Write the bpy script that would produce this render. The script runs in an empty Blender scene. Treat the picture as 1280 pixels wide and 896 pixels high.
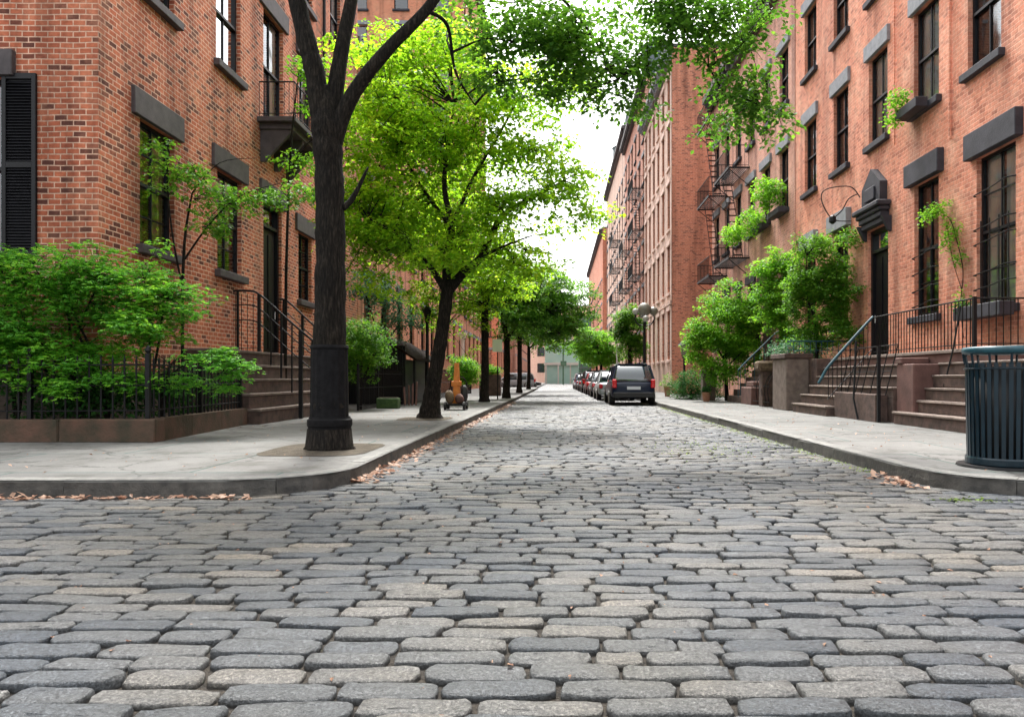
import bpy, math, random
import numpy as np
from mathutils import Vector
R = math.radians
PI = math.pi
S = bpy.context.scene
COL = S.collection
random.seed(7)
RNG = np.random.default_rng(11)

# ------------------------------------------------------------------ camera, sky, sun, exposure
cam = bpy.data.objects.new('camera', bpy.data.cameras.new('camera'))
COL.objects.link(cam)
cam.location = (0, 0, 1.05)
cam.rotation_euler = (R(90), 0, 0)
cam.data.sensor_width = 36.0
cam.data.lens = 25.3
cam.data.shift_x = -57 / 1280
cam.data.shift_y = 25 / 1280
cam.data.clip_start = 0.05
cam.data.clip_end = 2000
S.camera = cam

SUN_EL, SUN_AZ = 60, 352          # compass angle of the sun seen from above, 0 = +Y, clockwise
w = bpy.data.worlds.new('World'); S.world = w; w.use_nodes = True
nt = w.node_tree
bg = nt.nodes['Background']
sky = nt.nodes.new('ShaderNodeTexSky'); sky.sky_type = 'NISHITA'; sky.sun_disc = False
sky.sun_elevation = R(SUN_EL); sky.sun_rotation = R(SUN_AZ)
sky.air_density = 1.6; sky.dust_density = 6.0; sky.ozone_density = 1.0
hs = nt.nodes.new('ShaderNodeHueSaturation'); hs.inputs['Saturation'].default_value = 0.12
nt.links.new(sky.outputs[0], hs.inputs['Color']); nt.links.new(hs.outputs[0], bg.inputs[0])
bg.inputs[1].default_value = 0.15
sd = bpy.data.lights.new('sun', 'SUN'); sd.energy = 1.5; sd.angle = R(10); sd.color = (1, .96, .9)
sun = bpy.data.objects.new('sun', sd); COL.objects.link(sun)
az = R(SUN_AZ)
dvec = Vector((math.sin(az) * math.cos(R(SUN_EL)), math.cos(az) * math.cos(R(SUN_EL)), math.sin(R(SUN_EL))))
sun.rotation_euler = dvec.to_track_quat('Z', 'Y').to_euler()
S.view_settings.view_transform = 'Standard'; S.view_settings.look = 'None'
S.view_settings.exposure = 1.85; S.view_settings.gamma = 1.0
S.view_settings.use_curve_mapping = False
S.render.engine = 'CYCLES'
S.cycles.use_denoising = True
S.cycles.max_bounces = 6; S.cycles.transparent_max_bounces = 8
S.cycles.diffuse_bounces = 3; S.cycles.glossy_bounces = 2; S.cycles.transmission_bounces = 3

# ------------------------------------------------------------------ materials
MATS = {}
def newmat(name):
    m = bpy.data.materials.new(name); m.use_nodes = True
    MATS[name] = m
    return m, m.node_tree, m.node_tree.nodes['Principled BSDF']
def N(t, typ, **kw):
    n = t.nodes.new(typ)
    for k, v in kw.items(): setattr(n, k, v)
    return n
def ramp(t, pts):
    n = N(t, 'ShaderNodeValToRGB')
    e = n.color_ramp.elements
    while len(e) < len(pts): e.new(0.5)
    for i, (p, c) in enumerate(pts):
        e[i].position = p; e[i].color = (*c, 1) if len(c) == 3 else c
    return n
def mixc(t, mode='MIX', fac=0.5):
    n = N(t, 'ShaderNodeMix'); n.data_type = 'RGBA'; n.blend_type = mode
    n.inputs[0].default_value = fac
    return n  # inputs 6,7 output 2
def geo(t): return N(t, 'ShaderNodeNewGeometry')
def noise(t, scale, detail=4, rough=.55, vec=None):
    n = N(t, 'ShaderNodeTexNoise'); n.inputs['Scale'].default_value = scale
    n.inputs['Detail'].default_value = detail; n.inputs['Roughness'].default_value = rough
    if vec is not None: t.links.new(vec, n.inputs['Vector'])
    return n
def bump(t, p, h, strength=.3, dist=.01, prev=None):
    b = N(t, 'ShaderNodeBump'); b.inputs['Strength'].default_value = strength; b.inputs['Distance'].default_value = dist
    t.links.new(h, b.inputs['Height'])
    if prev is not None: t.links.new(prev, b.inputs['Normal'])
    t.links.new(b.outputs[0], p.inputs['Normal'])
    return b.outputs[0]

def mottled(name, c1, c2, scale=6, rough=.8, bs=.3, bd=.01, bscale=40, metal=0.0, island=0.0, spec=.5):
    m, t, p = newmat(name)
    g = geo(t)
    n = noise(t, scale, 5, .6, g.outputs['Position'])
    r = ramp(t, [(.3, c1), (.7, c2)])
    t.links.new(n.outputs[0], r.inputs[0])
    out = r.outputs[0]
    if island:
        mm = N(t, 'ShaderNodeMapRange'); mm.inputs[3].default_value = 1 - island; mm.inputs[4].default_value = 1 + island
        t.links.new(g.outputs['Random Per Island'], mm.inputs[0])
        x = mixc(t, 'MULTIPLY', 1); t.links.new(out, x.inputs[6]); t.links.new(mm.outputs[0], x.inputs[7]); out = x.outputs[2]
    t.links.new(out, p.inputs['Base Color'])
    p.inputs['Roughness'].default_value = rough; p.inputs['Metallic'].default_value = metal
    p.inputs['Specular IOR Level'].default_value = spec
    if bs:
        b = noise(t, bscale, 4, .6, g.outputs['Position'])
        bump(t, p, b.outputs[0], bs, bd)
    return m

def brickmat(name, c1, c2, mortar, dark=.35, pale=(.6, .4, .3), palef=.35, msize=.011, bw=.205, rh=.09, ms=.35, wav=.035):
    m, t, p = newmat(name)
    g = geo(t)
    sp = N(t, 'ShaderNodeSeparateXYZ'); t.links.new(g.outputs['Position'], sp.inputs[0])
    sn = N(t, 'ShaderNodeSeparateXYZ'); t.links.new(g.outputs['True Normal'], sn.inputs[0])
    ab = N(t, 'ShaderNodeMath', operation='ABSOLUTE'); t.links.new(sn.outputs[0], ab.inputs[0])
    gt = N(t, 'ShaderNodeMath', operation='GREATER_THAN'); gt.inputs[1].default_value = .5; t.links.new(ab.outputs[0], gt.inputs[0])
    mx = N(t, 'ShaderNodeMix'); mx.data_type = 'FLOAT'
    t.links.new(gt.outputs[0], mx.inputs[0]); t.links.new(sp.outputs[0], mx.inputs[2]); t.links.new(sp.outputs[1], mx.inputs[3])
    cb = N(t, 'ShaderNodeCombineXYZ'); t.links.new(mx.outputs[0], cb.inputs[0]); t.links.new(sp.outputs[2], cb.inputs[1])
    # slight waviness of the courses
    wn = noise(t, 1.7, 2, .5, g.outputs['Position'])
    wm = N(t, 'ShaderNodeVectorMath', operation='SCALE'); wm.inputs[3].default_value = wav
    t.links.new(wn.outputs[1], wm.inputs[0])
    ad = N(t, 'ShaderNodeVectorMath', operation='ADD'); t.links.new(cb.outputs[0], ad.inputs[0]); t.links.new(wm.outputs[0], ad.inputs[1])
    def br():
        b = N(t, 'ShaderNodeTexBrick')
        b.inputs['Scale'].default_value = 1; b.inputs['Brick Width'].default_value = bw; b.inputs['Row Height'].default_value = rh
        b.inputs['Mortar Size'].default_value = msize; b.inputs['Mortar Smooth'].default_value = ms
        t.links.new(ad.outputs[0], b.inputs['Vector'])
        return b
    b = br()
    b.inputs['Color1'].default_value = (*c1, 1); b.inputs['Color2'].default_value = (*c2, 1); b.inputs['Mortar'].default_value = (*mortar, 1)
    # darker burnt bricks: same grid, threshold on its random tint
    b2 = br(); b2.inputs['Color1'].default_value = (0, 0, 0, 1); b2.inputs['Color2'].default_value = (1, 1, 1, 1); b2.inputs['Mortar'].default_value = (0, 0, 0, 1)
    r2 = ramp(t, [(.78, (0, 0, 0)), (.86, (1, 1, 1))]); t.links.new(b2.outputs[0], r2.inputs[0])
    md = N(t, 'ShaderNodeMath', operation='MULTIPLY'); md.inputs[1].default_value = dark; t.links.new(r2.outputs[0], md.inputs[0])
    k = mixc(t); t.links.new(md.outputs[0], k.inputs[0]); t.links.new(b.outputs[0], k.inputs[6]); k.inputs[7].default_value = (.07, .035, .03, 1)
    # worn pale patches
    n1 = noise(t, 1.6, 9, .74, g.outputs['Position'])
    r1 = ramp(t, [(.46, (0, 0, 0)), (.72, (palef,) * 3)]); t.links.new(n1.outputs[0], r1.inputs[0])
    k2 = mixc(t); t.links.new(r1.outputs[0], k2.inputs[0]); t.links.new(k.outputs[2], k2.inputs[6]); k2.inputs[7].default_value = (*pale, 1)
    # fine grime and grain
    n3 = noise(t, 14, 6, .7, ad.outputs[0])
    r3 = ramp(t, [(.25, (.62, .62, .62)), (.75, (1.22, 1.22, 1.22))]); t.links.new(n3.outputs[0], r3.inputs[0])
    k3 = mixc(t, 'MULTIPLY', 1); t.links.new(k2.outputs[2], k3.inputs[6]); t.links.new(r3.outputs[0], k3.inputs[7])
    # rain streaks
    mp = N(t, 'ShaderNodeMapping'); mp.inputs['Scale'].default_value = (1.5, 1.5, .12); t.links.new(g.outputs['Position'], mp.inputs[0])
    n4 = noise(t, 1, 4, .6, mp.outputs[0])
    r4 = ramp(t, [(.32, (.42, .40, .40)), (.5, (1.0, 1.0, 1.0)), (.7, (1.12, 1.1, 1.08))]); t.links.new(n4.outputs[0], r4.inputs[0])
    k4 = mixc(t, 'MULTIPLY', .75); t.links.new(k3.outputs[2], k4.inputs[6]); t.links.new(r4.outputs[0], k4.inputs[7])
    t.links.new(k4.outputs[2], p.inputs['Base Color'])
    p.inputs['Roughness'].default_value = .85; p.inputs['Specular IOR Level'].default_value = .25
    inv = N(t, 'ShaderNodeMath', operation='SUBTRACT'); inv.inputs[0].default_value = 1; t.links.new(b.outputs['Fac'], inv.inputs[1])
    b1 = bump(t, p, inv.outputs[0], .6, .008)
    bump(t, p, n3.outputs[0], .5, .006, b1)
    return m

def leafmat(name, c1, c2, c3, trans=.45, rough=.5):
    m, t, p = newmat(name)
    g = geo(t)
    r = ramp(t, [(0, c1), (.55, c2), (1, c3)])
    n = noise(t, .9, 3, .6, g.outputs['Position'])
    a = N(t, 'ShaderNodeMath', operation='MULTIPLY_ADD'); a.inputs[1].default_value = .55
    t.links.new(g.outputs['Random Per Island'], a.inputs[0])
    s2 = N(t, 'ShaderNodeMapRange'); s2.inputs[1].default_value = .3; s2.inputs[2].default_value = .7; s2.inputs[3].default_value = 0; s2.inputs[4].default_value = .45
    t.links.new(n.outputs[0], s2.inputs[0]); t.links.new(s2.outputs[0], a.inputs[2])
    t.links.new(a.outputs[0], r.inputs[0])
    t.links.new(r.outputs[0], p.inputs['Base Color'])
    p.inputs['Roughness'].default_value = rough; p.inputs['Specular IOR Level'].default_value = .35
    tr = N(t, 'ShaderNodeBsdfTranslucent')
    h = N(t, 'ShaderNodeHueSaturation'); h.inputs['Hue'].default_value = .485; h.inputs['Value'].default_value = 1.7
    t.links.new(r.outputs[0], h.inputs['Color']); t.links.new(h.outputs[0], tr.inputs[0])
    ms = N(t, 'ShaderNodeMixShader'); ms.inputs[0].default_value = trans
    t.links.new(p.outputs[0], ms.inputs[1]); t.links.new(tr.outputs[0], ms.inputs[2])
    t.links.new(ms.outputs[0], t.nodes['Material Output'].inputs[0])
    return m

def plain(name, c, rough=.5, metal=0, spec=.5, coat=0):
    m, t, p = newmat(name)
    p.inputs['Base Color'].default_value = (*c, 1); p.inputs['Roughness'].default_value = rough
    p.inputs['Metallic'].default_value = metal; p.inputs['Specular IOR Level'].default_value = spec
    p.inputs['Coat Weight'].default_value = coat; p.inputs['Coat Roughness'].default_value = .05
    return m

brickmat('brick_left', (.58, .17, .085), (.34, .088, .048), (.74, .48, .35), dark=.75, palef=.45, pale=(.74, .36, .22))
brickmat('brick_right', (.74, .30, .19), (.60, .22, .14), (.72, .40, .29), dark=.25, palef=.75, pale=(.82, .48, .34), ms=.9, wav=.07)
brickmat('brick_pale', (.68, .33, .24), (.60, .27, .19), (.70, .47, .38), dark=.2, palef=.4, pale=(.68, .50, .42))
brickmat('brick_cream', (.74, .53, .43), (.68, .46, .36), (.74, .58, .5), dark=.1, palef=.3, pale=(.75, .62, .54))
brickmat('brick_plain', (.64, .25, .145), (.52, .185, .11), (.58, .32, .24), dark=.5, palef=.25, pale=(.55, .3, .22))
brickmat('brick_orange', (.68, .25, .14), (.56, .19, .10), (.68, .42, .3), dark=.2, palef=.3, pale=(.7, .45, .28))

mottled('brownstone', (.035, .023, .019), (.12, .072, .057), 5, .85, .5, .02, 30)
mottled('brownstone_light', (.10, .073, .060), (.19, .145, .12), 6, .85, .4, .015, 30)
mottled('brownstone_red', (.075, .036, .030), (.15, .075, .062), 3, .85, .4, .015, 30)
mottled('mossy_stone', (.035, .032, .018), (.12, .06, .04), 3, .9, .6, .02, 22)
mottled('slate_lintel', (.014, .014, .020), (.042, .042, .054), 2.5, .7, .4, .01, 30)
mottled('brown_lintel', (.045, .037, .039), (.085, .070, .072), 5, .7, .25, .01, 30)
mottled('grey_lintel', (.17, .18, .20), (.28, .29, .31), 6, .75, .25, .01, 30)
mottled('stucco_pink', (.66, .46, .38), (.78, .6, .52), 3, .85, .2, .01, 20)
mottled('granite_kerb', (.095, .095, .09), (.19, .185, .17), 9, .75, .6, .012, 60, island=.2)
mottled('kerb_face_dark', (.022, .021, .020), (.085, .078, .068), 7, .7, .7, .014, 35)  # kerb front faces, a darker tone than the kerb top
mottled('soil', (.035, .027, .017), (.10, .08, .055), 9, .95, .9, .03, 45)
mottled('far_ground', (.06, .06, .06), (.10, .10, .10), 3, .9, .2, .01, 20)
m, t, p = newmat('bark')
g = geo(t); mpn = N(t, 'ShaderNodeMapping'); mpn.inputs['Scale'].default_value = (1, 1, .16); t.links.new(g.outputs['Position'], mpn.inputs[0])
n1 = noise(t, 42, 7, .7, mpn.outputs[0]); r1 = ramp(t, [(.38, (.004, .003, .0025)), (.52, (.015, .012, .009)), (.72, (.058, .047, .038))]); t.links.new(n1.outputs[0], r1.inputs[0])
n2 = noise(t, 3, 4, .6, g.outputs['Position']); r2 = ramp(t, [(.35, (.7, .7, .7)), (.7, (1.25, 1.22, 1.15))]); t.links.new(n2.outputs[0], r2.inputs[0])
k = mixc(t, 'MULTIPLY', 1); t.links.new(r1.outputs[0], k.inputs[6]); t.links.new(r2.outputs[0], k.inputs[7]); t.links.new(k.outputs[2], p.inputs['Base Color'])
p.inputs['Roughness'].default_value = .9; p.inputs['Specular IOR Level'].default_value = .2; bump(t, p, n1.outputs[0], 1.0, .05)
mottled('black_iron', (.003, .003, .0035), (.009, .009, .010), 20, .5, .25, .003, 80, spec=.25)
mottled('iron_collar', (.002, .002, .0025), (.009, .0085, .0095), 14, .75, .7, .012, 40, spec=.15)
mottled('teal_paint', (.006, .040, .056), (.014, .08, .105), 8, .35, .15, .003, 60)
mottled('can_green', (.001, .009, .016), (.002, .018, .030), 8, .3, .1, .003, 60)
mottled('dark_frame', (.0035, .0035, .005), (.008, .008, .011), 9, .45, .1, .003, 60, spec=.3)
mottled('dark_interior', (.01, .01, .01), (.02, .02, .02), 4, .9, 0)
mottled('curtain', (.66, .64, .62), (.84, .82, .80), 5, .9, .3, .02, 9)
mottled('curtain_green', (.16, .2, .06), (.35, .42, .16), 3, .9, .3, .02, 9)
mottled('terracotta', (.25, .11, .06), (.36, .18, .11), 8, .85, .2, .01, 40)
mottled('roofing', (.06, .06, .06), (.1, .1, .1), 3, .9, .2, .01, 20)
mottled('water_tank', (.10, .13, .14), (.16, .2, .21), 4, .8, .3, .02, 10)
mottled('hatch_roof', (.008, .005, .004), (.022, .014, .010), 6, .95, .3, .01, 30, spec=.1)
mottled('orange_paint', (.55, .15, .02), (.75, .26, .04), 8, .5, .15, .004, 50)
mottled('sack', (.05, .032, .02), (.19, .13, .075), 9, .85, .6, .03, 12)
mottled('green_box', (.025, .06, .015), (.06, .11, .03), 9, .8, .4, .01, 30)
mottled('white_globe', (.28, .26, .22), (.42, .40, .36), 4, .3, 0)
mottled('tan_globe', (.13, .115, .085), (.22, .20, .16), 4, .35, 0)
mottled('net_green', (.08, .20, .13), (.16, .34, .24), 1.5, .8, .2, .02, 8)
mottled('hazed_teal', (.42, .70, .64), (.58, .80, .74), .6, .5, .1, .01, 8)  # far pavilion teal, lightened in the colour to stand in for haze
mottled('hazed_wall', (.72, .70, .67), (.84, .82, .79), .8, .8, .1, .01, 8)  # pavilion bands and columns, whitened the same way for distance haze
plain('white_paint', (.75, .75, .73), .5)
plain('rubber', (.012, .012, .012), .8)
plain('alloy', (.45, .45, .46), .3, .8)
plain('chrome', (.6, .6, .6), .15, 1)
plain('tail_red', (.62, .008, .010), .2, coat=1)
plain('plate_white', (.62, .66, .70), .4)
plain('glass_car', (.02, .035, .042), .04, 0, 1.0, 1)
plain('black_plastic', (.015, .015, .016), .55)
for nm, c in (('navy', (.004, .012, .034)), ('red', (.30, .015, .022)), ('black', (.012, .012, .014)), ('silver', (.34, .36, .38)),
              ('wine', (.10, .012, .02)), ('blue', (.03, .06, .13)), ('white', (.62, .63, .64)), ('grey', (.11, .12, .13))):
    plain('paint_' + nm, c, .35, 0, .3, .15)
# grass-like drips of moss are part of stone colour; window glass: mirror-ish but lets the room show
m, t, p = newmat('window_glass')
tb = N(t, 'ShaderNodeBsdfTransparent'); tb.inputs[0].default_value = (.9, .92, .92, 1)
gb = N(t, 'ShaderNodeBsdfGlossy'); gb.inputs['Roughness'].default_value = .03; gb.inputs['Color'].default_value = (.85, .88, .9, 1)
fr = N(t, 'ShaderNodeFresnel'); fr.inputs[0].default_value = 1.65
mp = N(t, 'ShaderNodeMapRange'); mp.inputs[3].default_value = .09; mp.inputs[4].default_value = 1; t.links.new(fr.outputs[0], mp.inputs[0])
gn = geo(t); nn = noise(t, 1.2, 1, .5, gn.outputs['Position']); bb = N(t, 'ShaderNodeBump'); bb.inputs['Strength'].default_value = .25; bb.inputs['Distance'].default_value = .02
t.links.new(nn.outputs[0], bb.inputs['Height']); t.links.new(bb.outputs[0], gb.inputs['Normal'])
ms = N(t, 'ShaderNodeMixShader'); t.links.new(mp.outputs[0], ms.inputs[0]); t.links.new(tb.outputs[0], ms.inputs[1]); t.links.new(gb.outputs[0], ms.inputs[2])
t.links.new(ms.outputs[0], t.nodes['Material Output'].inputs[0])

leafmat('leaf_maple', (.06, .18, .008), (.18, .38, .014), (.42, .54, .03), .66)
leafmat('leaf_dark', (.020, .080, .008), (.060, .18, .014), (.15, .31, .024), .52)
leafmat('leaf_mid', (.026, .10, .010), (.075, .22, .016), (.19, .36, .030), .52)
leafmat('leaf_bright', (.045, .17, .010), (.12, .34, .018), (.28, .48, .04), .52)
leafmat('leaf_shrub', (.026, .12, .014), (.085, .30, .022), (.25, .50, .038), .5)
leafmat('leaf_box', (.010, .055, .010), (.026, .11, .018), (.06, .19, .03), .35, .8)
leafmat('leaf_teal', (.025, .085, .045), (.06, .16, .08), (.13, .26, .11), .35)
leafmat('leaf_dry', (.16, .085, .05), (.34, .20, .13), (.50, .34, .24), .2)
leafmat('leaf_moss', (.05, .09, .015), (.14, .22, .03), (.30, .34, .06), .2)

# cobbles: tone and hue per stone
m, t, p = newmat('cobble')
g = geo(t)
r = ramp(t, [(0, (.036, .043, .051)), (.3, (.056, .062, .067)), (.7, (.078, .080, .079)), (.92, (.098, .095, .088)), (1, (.135, .124, .108))])
t.links.new(g.outputs['Random Per Island'], r.inputs[0])
n1 = noise(t, 75, 8, .85, g.outputs['Position'])
r1 = ramp(t, [(.34, (.18, .18, .19)), (.5, (.85, .85, .85)), (.65, (2.9, 2.86, 2.78))]); t.links.new(n1.outputs[0], r1.inputs[0])
k = mixc(t, 'MULTIPLY', 1); t.links.new(r.outputs[0], k.inputs[6]); t.links.new(r1.outputs[0], k.inputs[7])
n2 = noise(t, .55, 4, .6, g.outputs['Position'])
r2 = ramp(t, [(.35, (.86, .93, 1.05)), (.65, (1.14, 1.05, .92))]); t.links.new(n2.outputs[0], r2.inputs[0])
k2 = mixc(t, 'MULTIPLY', 1); t.links.new(k.outputs[2], k2.inputs[6]); t.links.new(r2.outputs[0], k2.inputs[7])
# grime and tan earth where the stone falls away to the joint
sp = N(t, 'ShaderNodeSeparateXYZ'); t.links.new(g.outputs['Position'], sp.inputs[0])
mr = N(t, 'ShaderNodeMapRange'); mr.inputs[1].default_value = -.030; mr.inputs[2].default_value = -.010; t.links.new(sp.outputs[2], mr.inputs[0])
k3 = mixc(t); t.links.new(mr.outputs[0], k3.inputs[0]); k3.inputs[6].default_value = (.022, .019, .015, 1); t.links.new(k2.outputs[2], k3.inputs[7])
t.links.new(k3.outputs[2], p.inputs['Base Color'])
rr = ramp(t, [(.3, (.30, .30, .30)), (.7, (.58, .58, .58))]); t.links.new(n1.outputs[0], rr.inputs[0]); t.links.new(rr.outputs[0], p.inputs['Roughness'])
b0 = noise(t, 20, 6, .7, g.outputs['Position'])
bo = bump(t, p, b0.outputs[0], 1.0, .022)
b1 = noise(t, 130, 4, .7, g.outputs['Position'])
bump(t, p, b1.outputs[0], 1.0, .006, bo)

mottled('joint_dirt', (.007, .006, .005), (.045, .035, .024), 30, .95, 1.0, .02, 90)

# far setts, seen so flat that the pattern alone carries them
m, t, p = newmat('cobble_far')
g = geo(t)
b = N(t, 'ShaderNodeTexBrick'); b.inputs['Scale'].default_value = 1; b.inputs['Brick Width'].default_value = .34; b.inputs['Row Height'].default_value = .137
b.inputs['Mortar Size'].default_value = .014; b.inputs['Color1'].default_value = (.055, .062, .066, 1); b.inputs['Color2'].default_value = (.105, .102, .098, 1); b.inputs['Mortar'].default_value = (.04, .035, .03, 1)
t.links.new(g.outputs['Position'], b.inputs['Vector']); t.links.new(b.outputs[0], p.inputs['Base Color']); p.inputs['Roughness'].default_value = .55
iv = N(t, 'ShaderNodeMath', operation='SUBTRACT'); iv.inputs[0].default_value = 1; t.links.new(b.outputs['Fac'], iv.inputs[1]); bump(t, p, iv.outputs[0], .8, .02)

# pavement flags
m, t, p = newmat('pavement')
g = geo(t)
wn = noise(t, .8, 3, .5, g.outputs['Position']); wm = N(t, 'ShaderNodeVectorMath', operation='SCALE'); wm.inputs[3].default_value = .10; t.links.new(wn.outputs[1], wm.inputs[0])
ad = N(t, 'ShaderNodeVectorMath', operation='ADD'); t.links.new(g.outputs['Position'], ad.inputs[0]); t.links.new(wm.outputs[0], ad.inputs[1])
b = N(t, 'ShaderNodeTexBrick'); b.offset = .35
for kx, v in (('Scale', 1), ('Brick Width', 2.6), ('Row Height', 1.75), ('Mortar Size', .018), ('Mortar Smooth', .4)): b.inputs[kx].default_value = v
b.inputs['Color1'].default_value = (.10, .10, .096, 1); b.inputs['Color2'].default_value = (.142, .139, .132, 1); b.inputs['Mortar'].default_value = (.025, .065, .055, 1)
t.links.new(ad.outputs[0], b.inputs['Vector'])
n1 = noise(t, 1.3, 8, .72, g.outputs['Position']); r1 = ramp(t, [(.32, (.52, .50, .46)), (.5, (1, 1, 1)), (.7, (1.25, 1.25, 1.25))]); t.links.new(n1.outputs[0], r1.inputs[0])
k = mixc(t, 'MULTIPLY', 1); t.links.new(b.outputs[0], k.inputs[6]); t.links.new(r1.outputs[0], k.inputs[7])
n3 = noise(t, 70, 4, .7, g.outputs['Position']); r3 = ramp(t, [(.3, (.78, .78, .78)), (.7, (1.2, 1.2, 1.2))]); t.links.new(n3.outputs[0], r3.inputs[0])
k3 = mixc(t, 'MULTIPLY', 1); t.links.new(k.outputs[2], k3.inputs[6]); t.links.new(r3.outputs[0], k3.inputs[7])
vo = N(t, 'ShaderNodeTexVoronoi'); vo.feature = 'DISTANCE_TO_EDGE'; vo.inputs['Scale'].default_value = .45
wn2 = noise(t, 2.5, 5, .7, g.outputs['Position']); wm2 = N(t, 'ShaderNodeVectorMath', operation='SCALE'); wm2.inputs[3].default_value = .5; t.links.new(wn2.outputs[1], wm2.inputs[0])
ad2 = N(t, 'ShaderNodeVectorMath', operation='ADD'); t.links.new(g.outputs['Position'], ad2.inputs[0]); t.links.new(wm2.outputs[0], ad2.inputs[1]); t.links.new(ad2.outputs[0], vo.inputs['Vector'])
rv = ramp(t, [(.0, (.16, .15, .14)), (.012, (1, 1, 1))]); t.links.new(vo.outputs[0], rv.inputs[0])
k4 = mixc(t, 'MULTIPLY', .8); t.links.new(k3.outputs[2], k4.inputs[6]); t.links.new(rv.outputs[0], k4.inputs[7])
n6 = noise(t, 3.6, 6, .7, g.outputs['Position']); r6 = ramp(t, [(.56, (1, 1, 1)), (.66, (.62, .60, .56))]); t.links.new(n6.outputs[0], r6.inputs[0])
k5 = mixc(t, 'MULTIPLY', .9); t.links.new(k4.outputs[2], k5.inputs[6]); t.links.new(r6.outputs[0], k5.inputs[7])
t.links.new(k5.outputs[2], p.inputs['Base Color']); p.inputs['Roughness'].default_value = .8
bump(t, p, n3.outputs[0], .5, .004)

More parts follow.
